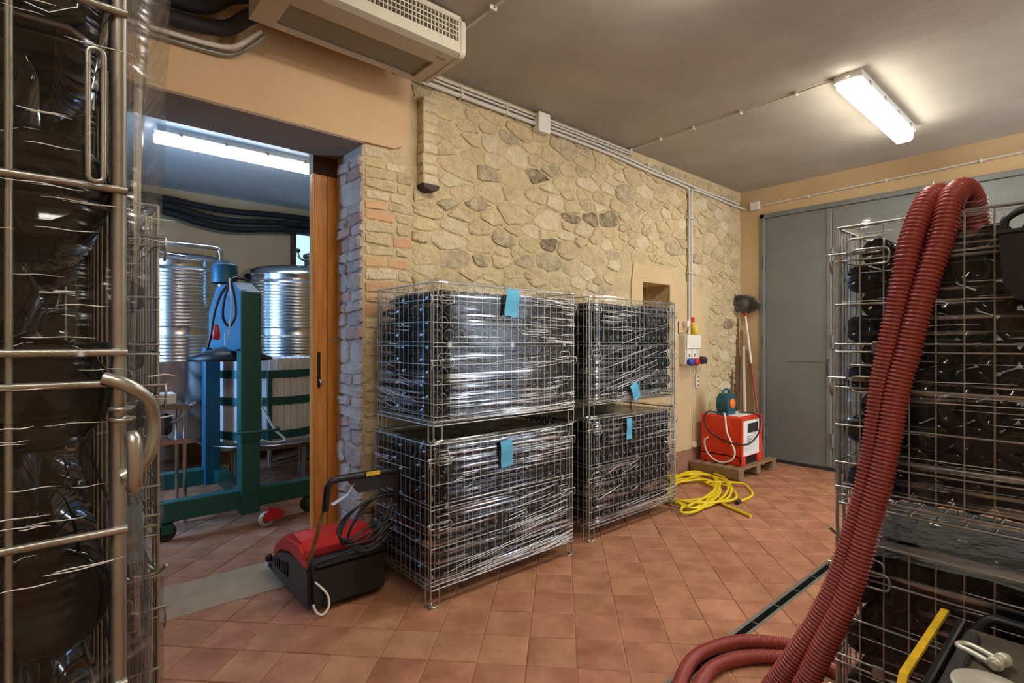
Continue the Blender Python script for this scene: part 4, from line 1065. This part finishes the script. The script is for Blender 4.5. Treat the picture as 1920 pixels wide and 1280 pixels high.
for k in range(5):
    pts = []
    ox, oz, ra, rb = 1.20 + .02 * k, .47 - .012 * k, .14 + .014 * ((k * 7) % 3), .075 + .012 * k
    for q in range(14):
        a = 2 * math.pi * q / 14
        pts.append((ox + ra * math.cos(a), 2.50 + .012 * math.sin(3 * a + k) + .006 * k, oz + rb * math.sin(a) + .05 * math.cos(a)))
    part('cable_loop', MB().tube(catmull(pts, 3, True), .006, 6, closed=True), M['black'], sw)
part('cable', MB().tube(catmull([(1.34, 2.52, .44), (1.25, 2.56, .33), (1.12, 2.58, .28), (1.0, 2.585, .265), (.975, 2.60, .22), (.985, 2.60, .16)], 5), .006, 6), M['black'], sw)
part('white_cord', MB().tube(catmull([(.985, 2.60, .17), (1.02, 2.595, .13), (1.045, 2.585, .09), (1.045, 2.575, .04), (1.015, 2.57, .012), (.985, 2.575, .03), (.97, 2.58, .07)], 6), .006, 8), M['white'], sw, label='white cord looped at the sweeper bin')

# ================================================================== red charger on its pallet
pa = root('wooden_pallet', (5.4, 2.65, 0), 'small weathered wooden pallet under the red charger', 'pallet')
px0, px1, py0, py1 = 5.0, 5.82, 2.40, 2.92
for k in range(5):
    y = py0 + (py1 - py0 - .08) * k / 4; part('deck_board', MB().box(px0, px1, y, y + .08, .098, .118, .003), M['pallet'], pa)
for k in range(3):
    x = px0 + (px1 - px0 - .09) * k / 2; part('bearer', MB().box(x, x + .09, py0, py1, .078, .097, .003), M['pallet'], pa)
    for y in (py0, (py0 + py1) / 2 - .04, py1 - .08): part('block', MB().box(x + .002, x + .088, y, y + .08, .02, .077, .003), M['pallet'], pa)
part('runner', MB().box(px0, px0 + .1, py0, py1, 0, .019, .003).box(px1 - .1, px1, py0, py1, 0, .019, .003), M['pallet'], pa)
part('side_board', MB().box(px0 - .016, px0 - .001, py0, py1, .022, .118, .003), M['pallet'], pa)
ch = root('red_charger', (5.37, 2.67, .118), 'red steel battery charger cabinet with white front label, standing on the pallet', 'charger')
cx0, cx1, cy0, cy1, cz0, cz1 = 5.13, 5.58, 2.44, 2.88, .119, .60
part('cabinet', MB().box(cx0, cx1, cy0 + .02, cy1, cz0 + .07, cz1, .012), M['orange_red'], ch)
part('leg', MB().box(cx0, cx0 + .09, cy0 + .005, cy1, cz0, cz0 + .10, .006), M['orange_red'], ch)
part('leg', MB().box(cx1 - .09, cx1, cy0 + .005, cy1, cz0, cz0 + .10, .006), M['orange_red'], ch)
part('front_rim', MB().box(cx0, cx0 + .03, cy0, cy0 + .03, cz0 + .02, cz1 - .005, .005).box(cx1 - .05, cx1, cy0, cy0 + .03, cz0 + .02, cz1 - .005, .005).box(cx0 + .02, cx1 - .02, cy0, cy0 + .03, cz1 - .035, cz1 - .005, .005), M['orange_red'], ch)
lp = part('label_panel', MB().box(cx0 + .045, cx1 - .065, cy0 + .006, cy0 + .021, cz0 + .09, cz1 - .04, .002), M['paper'], ch, label='white printed front panel')
part('display', MB().box(cx0 + .13, cx1 - .09, cy0 + .002, cy0 + .007, cz1 - .165, cz1 - .07, .001), M['ink'], lp, label='dark printed field')
for k in range(6): part('print_line', MB().box(cx0 + .12, cx0 + .12 + (.10, .085, .11, .07, .10, .06)[k], cy0 + .0045, cy0 + .0062, cz1 - .20 - k * .018, cz1 - .194 - k * .018), M['cream_dark'], lp)
part('top_plate', MB().box(cx0 + .04, cx1 - .02, cy0 + .05, cy1 - .03, cz1, cz1 + .006, .002), M['paper'], ch)
part('leg_gap_shade', MB().box(cx0 + .09, cx1 - .1, cy0 + .024, cy0 + .034, cz0 + .005, cz0 + .068), M['black'], ch)  # black plate standing in for the shade between the legs
rl = root('cable_reel', (5.24, 2.66, .606), 'teal plastic cable reel with orange hub on top of the red charger', 'cable reel')
part('case', MB().prism([(5.15 + .09 + .095 * math.cos(a), .606 + .105 + .11 * math.sin(a)) if math.sin(a) > -.75 else (5.24 + .085 * (1 if math.cos(a) > 0 else -1), .607) for a in [math.pi * 2 * k / 24 for k in range(24)]], 'y', 2.60, 2.72), M['teal'], rl)
part('hub', MB().lathe([(0, -.022), (.035, -.02), (.05, -.012), (.052, 0), (0, 0)], (5.245, 2.60, .72), 'y', 20), M['orange'], rl, label='orange round hub')
part('handle', MB().tube(catmull([(5.17, 2.66, .80), (5.185, 2.66, .845), (5.24, 2.66, .862), (5.295, 2.66, .845), (5.31, 2.66, .80)], 5), .011, 8), M['teal'], rl)
part('cable_wrap', MB().tube([(5.335 + .04 * math.cos(a), 2.64 + .04 * math.sin(a), .64 + .012 * (k // 12)) for k, a in enumerate([2 * math.pi * q / 12 for q in range(36)])], .009, 6), M['black'], rl)
pipe([(5.38, 2.60, .62), (5.46, 2.43, .60), (5.44, 2.41, .45), (5.30, 2.41, .36), (5.15, 2.43, .335), (5.09, 2.56, .35), (5.08, 2.74, .42), (5.09, 2.82, .54), (5.12, 2.80, .62), (5.17, 2.72, .625)], .008, 'black', 'power_cable', 'black cable draped in a loop over the red charger', 'cable', None, 8)
pipe([(5.16, 2.64, .625), (5.105, 2.60, .59), (5.10, 2.58, .45), (5.10, 2.53, .34), (5.10, 2.50, .25), (5.10, 2.54, .17), (5.10, 2.66, .135), (5.10, 2.78, .20), (5.10, 2.82, .32), (5.105, 2.78, .37)], .009, 'white', 'white_cable', 'pale cable hanging in a long loop down the red charger', 'cable', None, 8)

# ---- yellow hose -------------------------------------------------------------
random.seed(4)
yl = root('yellow_hose', (4.4, 2.45, 0), 'yellow garden hose lying in a loose coil on the tiles', 'hose')
pts = []
N_ = 8
for k in range(N_ * 14):
    a = 2 * math.pi * k / 14; t = k / (N_ * 14)
    ra = .52 + .16 * math.sin(t * 23) ; rb = .24 + .07 * math.sin(t * 31 + 1)
    ca, sa = math.cos(.35), math.sin(.35)
    u, v = ra * math.cos(a) + .07 * math.sin(t * 17), rb * math.sin(a) + .05 * math.cos(t * 13)
    X_, Y_ = 4.33 + u * ca - v * sa, 2.50 + u * sa + v * ca
    X_ = max(X_, 3.86) if Y_ > 2.30 else X_
    pts.append((X_, min(Y_, 2.90), .014 + 0.018 * abs(math.sin(k * .77)) + .012 * t))
pts += [(4.86, 2.33, .03), (4.80, 2.22, .014), (4.60, 2.10, .014), (4.35, 2.09, .014)]
part('coil', MB().tube(catmull(pts, 5), .0112, 8), M['yellow'], yl)
part('coupling', MB().rod((4.35, 2.09, .016), (4.29, 2.087, .016), .018, 10), M['rubber'], yl)
part('tail', MB().tube(catmull([(4.42, 2.32, .03), (4.30, 2.24, .014), (4.19, 2.16, .014), (4.12, 2.02, .014), (4.08, 1.93, .014), (4.05, 1.86, .014)], 6), .0125, 8), M['yellow'], yl)

# ---- socket box ---------------------------------------------------------------
sb = root('socket_box', (4.95, WY - .05, 1.11), 'grey industrial socket box on the plastered wall', 'socket box')
bx0, bx1, by0, bz0, bz1 = 4.815, 5.085, 2.862, 1.112, 1.42
part('case', MB().box(bx0, bx1, by0, WY, bz0, bz1, .01), M['conduit'], sb)
part('cover', MB().box(bx0 + .01, bx1 + .004, by0 - .012, by0, bz0 + .165, bz1 - .005, .006), M['white'], sb)
for k in range(2):
    x = bx0 + .05 + k * .10; mo = part('breaker', MB().box(x - .036, x + .036, by0 - .008, by0, bz0 + .05, bz0 + .155, .004), M['white'], sb)
    part('switch', MB().box(x - .012, x + .012, by0 - .014, by0 - .008, bz0 + .085, bz0 + .115, .002), M['cream_dark'], mo)
    part('socket', MB().lathe([(.0, -.045), (.036, -.045), (.04, -.03), (.036, 0), (.0, 0)], (x, by0 - .005, bz0 + .032), 'y', 16), M['blue_plug' if k == 0 else 'red_plug'], sb, label=['blue round socket', 'red round socket'][k])
part('conduit_gland', MB().rod((4.985, yw, bz1), (4.985, yw, 1.58), .017, 10).rod((5.03, yw, bz1), (5.03, yw, 1.58), .017, 10), M['white'], sb)
pg = root('black_plug', (5.14, 2.86, 1.12), 'round black plug with lead at the right side of the socket box', 'plug')
part('body', MB().lathe([(0, -.05), (.036, -.045), (.042, 0), (.03, .05), (0, .052)], (5.135, 2.87, 1.155), 'y', 16), M['rubber'], pg)
part('lead', MB().tube(catmull([(5.135, 2.87, 1.12), (5.14, 2.89, 1.05), (5.145, 2.93, 1.0)], 5), .006, 6), M['white'], pg)
sp = root('power_strip', (5.145, 2.94, .86), 'white socket strip hanging below the socket box', 'socket strip')
part('strip', MB().box(5.12, 5.17, 2.915, 2.94, .862, 1.01, .006), M['white'], sp)
for k in range(3): part('outlet', MB().lathe([(0, -.003), (.016, -.002), (.017, 0), (0, 0)], (5.145, 2.914, .89 + k * .045), 'y', 12), M['cream_dark'], sp)
cd_ = root('wall_lead', (5.09, 2.935, .25), 'thin white lead hanging down the wall to a plug', 'lead')
part('lead', MB().tube([(5.092, 2.937, 1.11), (5.094, 2.937, .7), (5.088, 2.937, .31)], .004, 6), M['white'], cd_)
part('plug', MB().prism([(5.06, .255), (5.115, .255), (5.10, .305), (5.075, .305)], 'y', 2.91, 2.95), M['white'], cd_)
sc1 = root('spray_can', (4.985, 2.89, 1.421), 'small spray can with red cap standing on the socket box', 'spray can')
part('can', MB().lathe([(0, 1.421), (.024, 1.421), (.025, 1.53), (.018, 1.545), (0, 1.545)], (5.005, 2.895, 0), 'z', 14), M['yellow_paint'], sc1)
part('cap', MB().lathe([(.018, 1.545), (.018, 1.59), (.012, 1.60), (0, 1.60)], (5.005, 2.895, 0), 'z', 12), M['red'], sc1)
bt = root('cleaner_bottle', (5.055, 2.90, 1.421), 'small yellow bottle on the socket box beside the spray can', 'bottle')
part('body', MB().lathe([(0, 1.421), (.022, 1.421), (.023, 1.47), (.010, 1.495), (0, 1.495)], (5.06, 2.90, 0), 'z', 12), M['yellow'], bt); part('cap', MB().lathe([(.010, 1.495), (.010, 1.515), (0, 1.516)], (5.06, 2.90, 0), 'z', 10), M['white'], bt)
wc = root('wall_bracket', (4.83, 2.94, 1.43), 'small wire bracket with white clip on the wall above the socket box', 'bracket')
part('bracket', MB().tube([(4.80, 2.94, 1.55), (4.80, 2.94, 1.43), (4.88, 2.90, 1.44), (4.92, 2.90, 1.47)], .005, 6), M['rubber'], wc); part('clip', MB().box(4.885, 4.94, 2.885, 2.94, 1.50, 1.56, .005), M['white'], wc)

# ---- broom and boards in the corner --------------------------------------------
bro = root('ceiling_broom', (6.0, 2.60, 0), 'long red and white pole broom with grey round brush head, leaning in the corner', 'broom')
p0, p1 = Vector((5.98, 2.60, .01)), Vector((6.06, 2.845, 1.66))
q1 = p0.lerp(p1, .66); q2 = p0.lerp(p1, .70)
part('pole', MB().tube([p0, q1], .0125, 10), M['hose_red'], bro, label='red lower pole'); part('pole', MB().tube([q1, p1], .0115, 10), M['white'], bro, label='white upper pole')
part('socket', MB().tube([p1 - (p1 - p0).normalized() * .02, p1 + (p1 - p0).normalized() * .10], [.018, .030], 12), M['orange_red'], bro, label='orange socket')
random.seed(9); hb = MB(); hc = Vector((6.03, 2.845, 1.78))
for k in range(900):
    a = random.uniform(0, 2 * math.pi); e = random.uniform(-.9, .9); ln = random.uniform(.8, 1.08)
    d = Vector((.055 * e * 1.0, .175 * math.cos(a), .11 * math.sin(a) + .02 * math.cos(a))) * ln
    d.x += random.uniform(-.02, .02)
    side_ = d.cross(Vector((1, 0, .3))).normalized() * .003
    s0 = hc + d * .25
    hb.add([s0 - side_, s0 + side_, hc + d + side_ * .4, hc + d - side_ * .4], [(0, 1, 2, 3)])
br_ = part('brush_head', hb, M['bristle'], bro, label='grey bristle brush head', nrm=False); br_['kind'] = 'stuff'
part('brush_core', MB().lathe([(0, -.03), (.06, -.025), (.085, 0), (.06, .025), (0, .03)], tuple(hc), 'x', 18), M['bristle'], bro)
sticks = [((5.98, 2.90, 0), (6.08, 2.945, 1.62), .012, 'board', 'thin dark stick, tallest of those leaning in the corner'), ((5.93, 2.88, 0), (6.05, 2.93, 1.18), .022, 'board', 'grey wooden bar leaning in the corner behind the reel'),
          ((5.92, 2.82, 0), (6.08, 2.90, 1.48), .014, 'board2', 'thin brown stick leaning in the corner beside the broom'), ((5.86, 2.93, 0), (5.93, 2.945, 1.02), .022, 'board', 'short dark plank leaning at the stone wall'),
          ((5.90, 2.76, 0), (6.07, 2.87, 1.30), .010, 'white', 'thin pale rod leaning in the corner'), ((5.95, 2.72, 0), (6.09, 2.82, 1.25), .030, 'board2', 'wide brown board leaning by the grey door')]
for a, b, r, m, lab in sticks:
    a, b = Vector(a), Vector(b); dy = Vector((0, r, 0)); dx = Vector((min(r, .011), 0, 0))
    vs = [a - dx - dy, a + dx - dy, a + dx + dy, a - dx + dy, b - dx - dy, b + dx - dy, b + dx + dy, b - dx + dy]
    single('leaning_stick', MB().add(vs, [(3, 2, 1, 0), (4, 5, 6, 7), (0, 1, 5, 4), (1, 2, 6, 5), (2, 3, 7, 6), (3, 0, 4, 7)]), M[m], lab, 'stick', 'sticks leaning in the corner')
# steel bolt bracket on the door top
bb = root('door_bolt', (WX - .06, 1.15, 2.66), 'small bright steel bolt bracket on the grey door above the right cages', 'bolt')
part('bracket', MB().box(WX - .06, WX - .018, 1.11, 1.19, 2.66, 2.76, .004), M['steel'], bb); part('bolt', MB().rod((WX - .05, 1.13, 2.64), (WX - .05, 1.13, 2.82), .012, 10), M['steel'], bb)

# ================================================================== red suction hose
HR = .0255
hs = root('suction_hose', (1.55, .6, 0), 'thick ribbed dark red hose hung double over the upper right cage', 'hose')
def ribbed(pts, name):
    c = catmull(pts, 14); c = resample(c, .0024)
    rs = [HR + .0030 * math.sin(2 * math.pi * i / 4) for i in range(len(c))]
    return part(name, MB().tube(c, rs, 14), M['hose_red'], hs, nrm=False)
A = [(1.72, .27, 1.60), (1.680, .283, 1.678), (1.650, .291, 1.709), (1.600, .307, 1.685), (1.560, .329, 1.593), (1.552, .345, 1.489), (1.550, .375, 1.316), (1.550, .389, 1.227), (1.545, .401, 1.106), (1.535, .415, .993), (1.520, .437, .879), (1.500, .463, .764), (1.480, .497, .660), (1.460, .538, .566), (1.445, .600, .442),
     (1.45, .69, .28), (1.50, .82, .13), (1.60, .96, .045), (1.74, 1.07, .028), (1.90, 1.14, .028), (2.05, 1.17, .028), (2.20, 1.145, .028), (2.33, 1.08, .028), (2.44, .94, .028), (2.47, .80, .028), (2.40, .66, .030)]
B = [(1.73, .225, 1.59), (1.705, .232, 1.662), (1.682, .236, 1.695), (1.640, .247, 1.712), (1.588, .260, 1.676), (1.560, .273, 1.585), (1.546, .298, 1.485), (1.538, .333, 1.317), (1.533, .351, 1.231), (1.522, .365, 1.114), (1.508, .381, 1.004), (1.492, .401, .894), (1.472, .421, .785), (1.452, .448, .687), (1.437, .480, .598), (1.425, .515, .499),
     (1.42, .58, .34), (1.45, .68, .17), (1.54, .80, .06), (1.66, .93, .030), (1.82, 1.04, .028), (2.02, 1.085, .028), (2.20, 1.03, .028), (2.34, .90, .028), (2.38, .76, .028), (2.30, .62, .028)]
ribbed(A, 'strand'); ribbed(B, 'strand')

# ================================================================== yellow-edged machine at the lower right
mc = root('steel_machine', (1.2, -.05, 0), 'worn steel machine with yellow guard edge at the lower right corner', 'machine')
part('body', MB().box(.98, 1.40, -.40, .205, .14, .79, .01), M['worn_steel'], mc)
part('top_plate', MB().box(.97, 1.40, -.40, .20, .79, .80, .003), M['worn_steel'], mc)
yg = part('guard_edge', MB().prism([(1.035, .72), (1.05, .812), (1.065, .83), (1.385, .83), (1.395, .824), (1.385, .822), (1.070, .822), (1.058, .808), (1.045, .72)], 'y', .230, .242), M['yellow_paint'], mc, label='chipped yellow guard edge')
part('side_plate', MB().box(1.04, 1.40, .206, .217, .30, .815, .003), M['black'], mc)
part('rubber_strip', MB().box(1.06, 1.36, .178, .200, .80, .812, .004), M['rubber'], mc)
for x in (1.06, 1.32):
    for y in (-.32, .12): part('wheel', MB().lathe([(0, -.025), (.06, -.025), (.07, -.015), (.07, .015), (.06, .025), (0, .025)], (x, y, .071), 'y', 18), M['rubber'], mc)
part('wheel_bracket', MB().box(1.0, 1.38, -.34, -.30, .06, .145).box(1.0, 1.38, .10, .14, .06, .145), M['worn_steel'], mc)
part('back_rail', MB().tube(catmull([(1.44, .20, .60), (1.45, .205, .73), (1.46, .20, .762), (1.475, .175, .80), (1.48, .12, .80), (1.48, -.2, .795)], 4), .011, 8).rod((1.40, .18, .60), (1.45, .20, .60), .012, 8).rod((1.40, -.2, .70), (1.48, -.2, .795), .012, 8), M['black'], mc, label='dark angled rail behind the machine top')
sk = root('shackle', (1.29, .165, .80), 'pale galvanised bow shackle lying on the steel machine top', 'shackle')
part('bow', MB().tube(catmull([(1.265, .132, .815), (1.285, .165, .815), (1.295, .192, .815), (1.285, .207, .815), (1.268, .205, .815), (1.258, .180, .815), (1.235, .142, .815)], 6), .0072, 10), M['silver'], sk)
part('eye', MB().lathe([(0, -.008), (.013, -.008), (.016, -.004), (.016, .004), (.013, .008), (0, .008)], (1.268, .128, .818), 'x', 16).lathe([(0, -.008), (.013, -.008), (.016, -.004), (.016, .004), (.013, .008), (0, .008)], (1.236, .137, .818), 'x', 16), M['silver'], sk)
part('pin', MB().rod((1.215, .138, .820), (1.285, .124, .820), .0085, 12), M['silver'], sk)
dc = root('steel_disc', (1.155, .135, .80), 'shallow pale metal dish lying on the steel machine top', 'dish')
part('dish', MB().lathe([(0, .803), (.037, .803), (.049, .812), (.052, .813), (.050, .818), (.037, .812), (0, .811)], (1.150, .138, 0), 'z', 32), M['silver'], dc)
part('stem', MB().lathe([(0, .811), (.004, .811), (.004, .815), (0, .816)], (1.150, .138, 0), 'z', 8), M['steel_dull'], dc)
# black case hooked on the cage rim
bc = root('black_case', (1.56, .12, 1.44), 'black plastic case hooked on the wires of the upper right cage', 'case')
part('case', MB().prism([(.172, 1.585), (.05, 1.60), (.05, 1.42), (.145, 1.44), (.165, 1.475)], 'x', 1.535, 1.575), M['black'], bc)
part('edge', MB().box(1.530, 1.535, .06, .174, 1.581, 1.588), M['rubber'], bc)
part('hook_ring', MB().tube(catmull([(1.555, .165, 1.59), (1.555, .16, 1.615), (1.56, .13, 1.632), (1.565, .09, 1.63), (1.565, .065, 1.60)], 6), .008, 10), M['black'], bc)

mc.scale = (1, 1, .966)
sk.location.z -= .0275; sk.scale = (.78, .78, .78); dc.location.z -= .0275
sk.location.z += .0
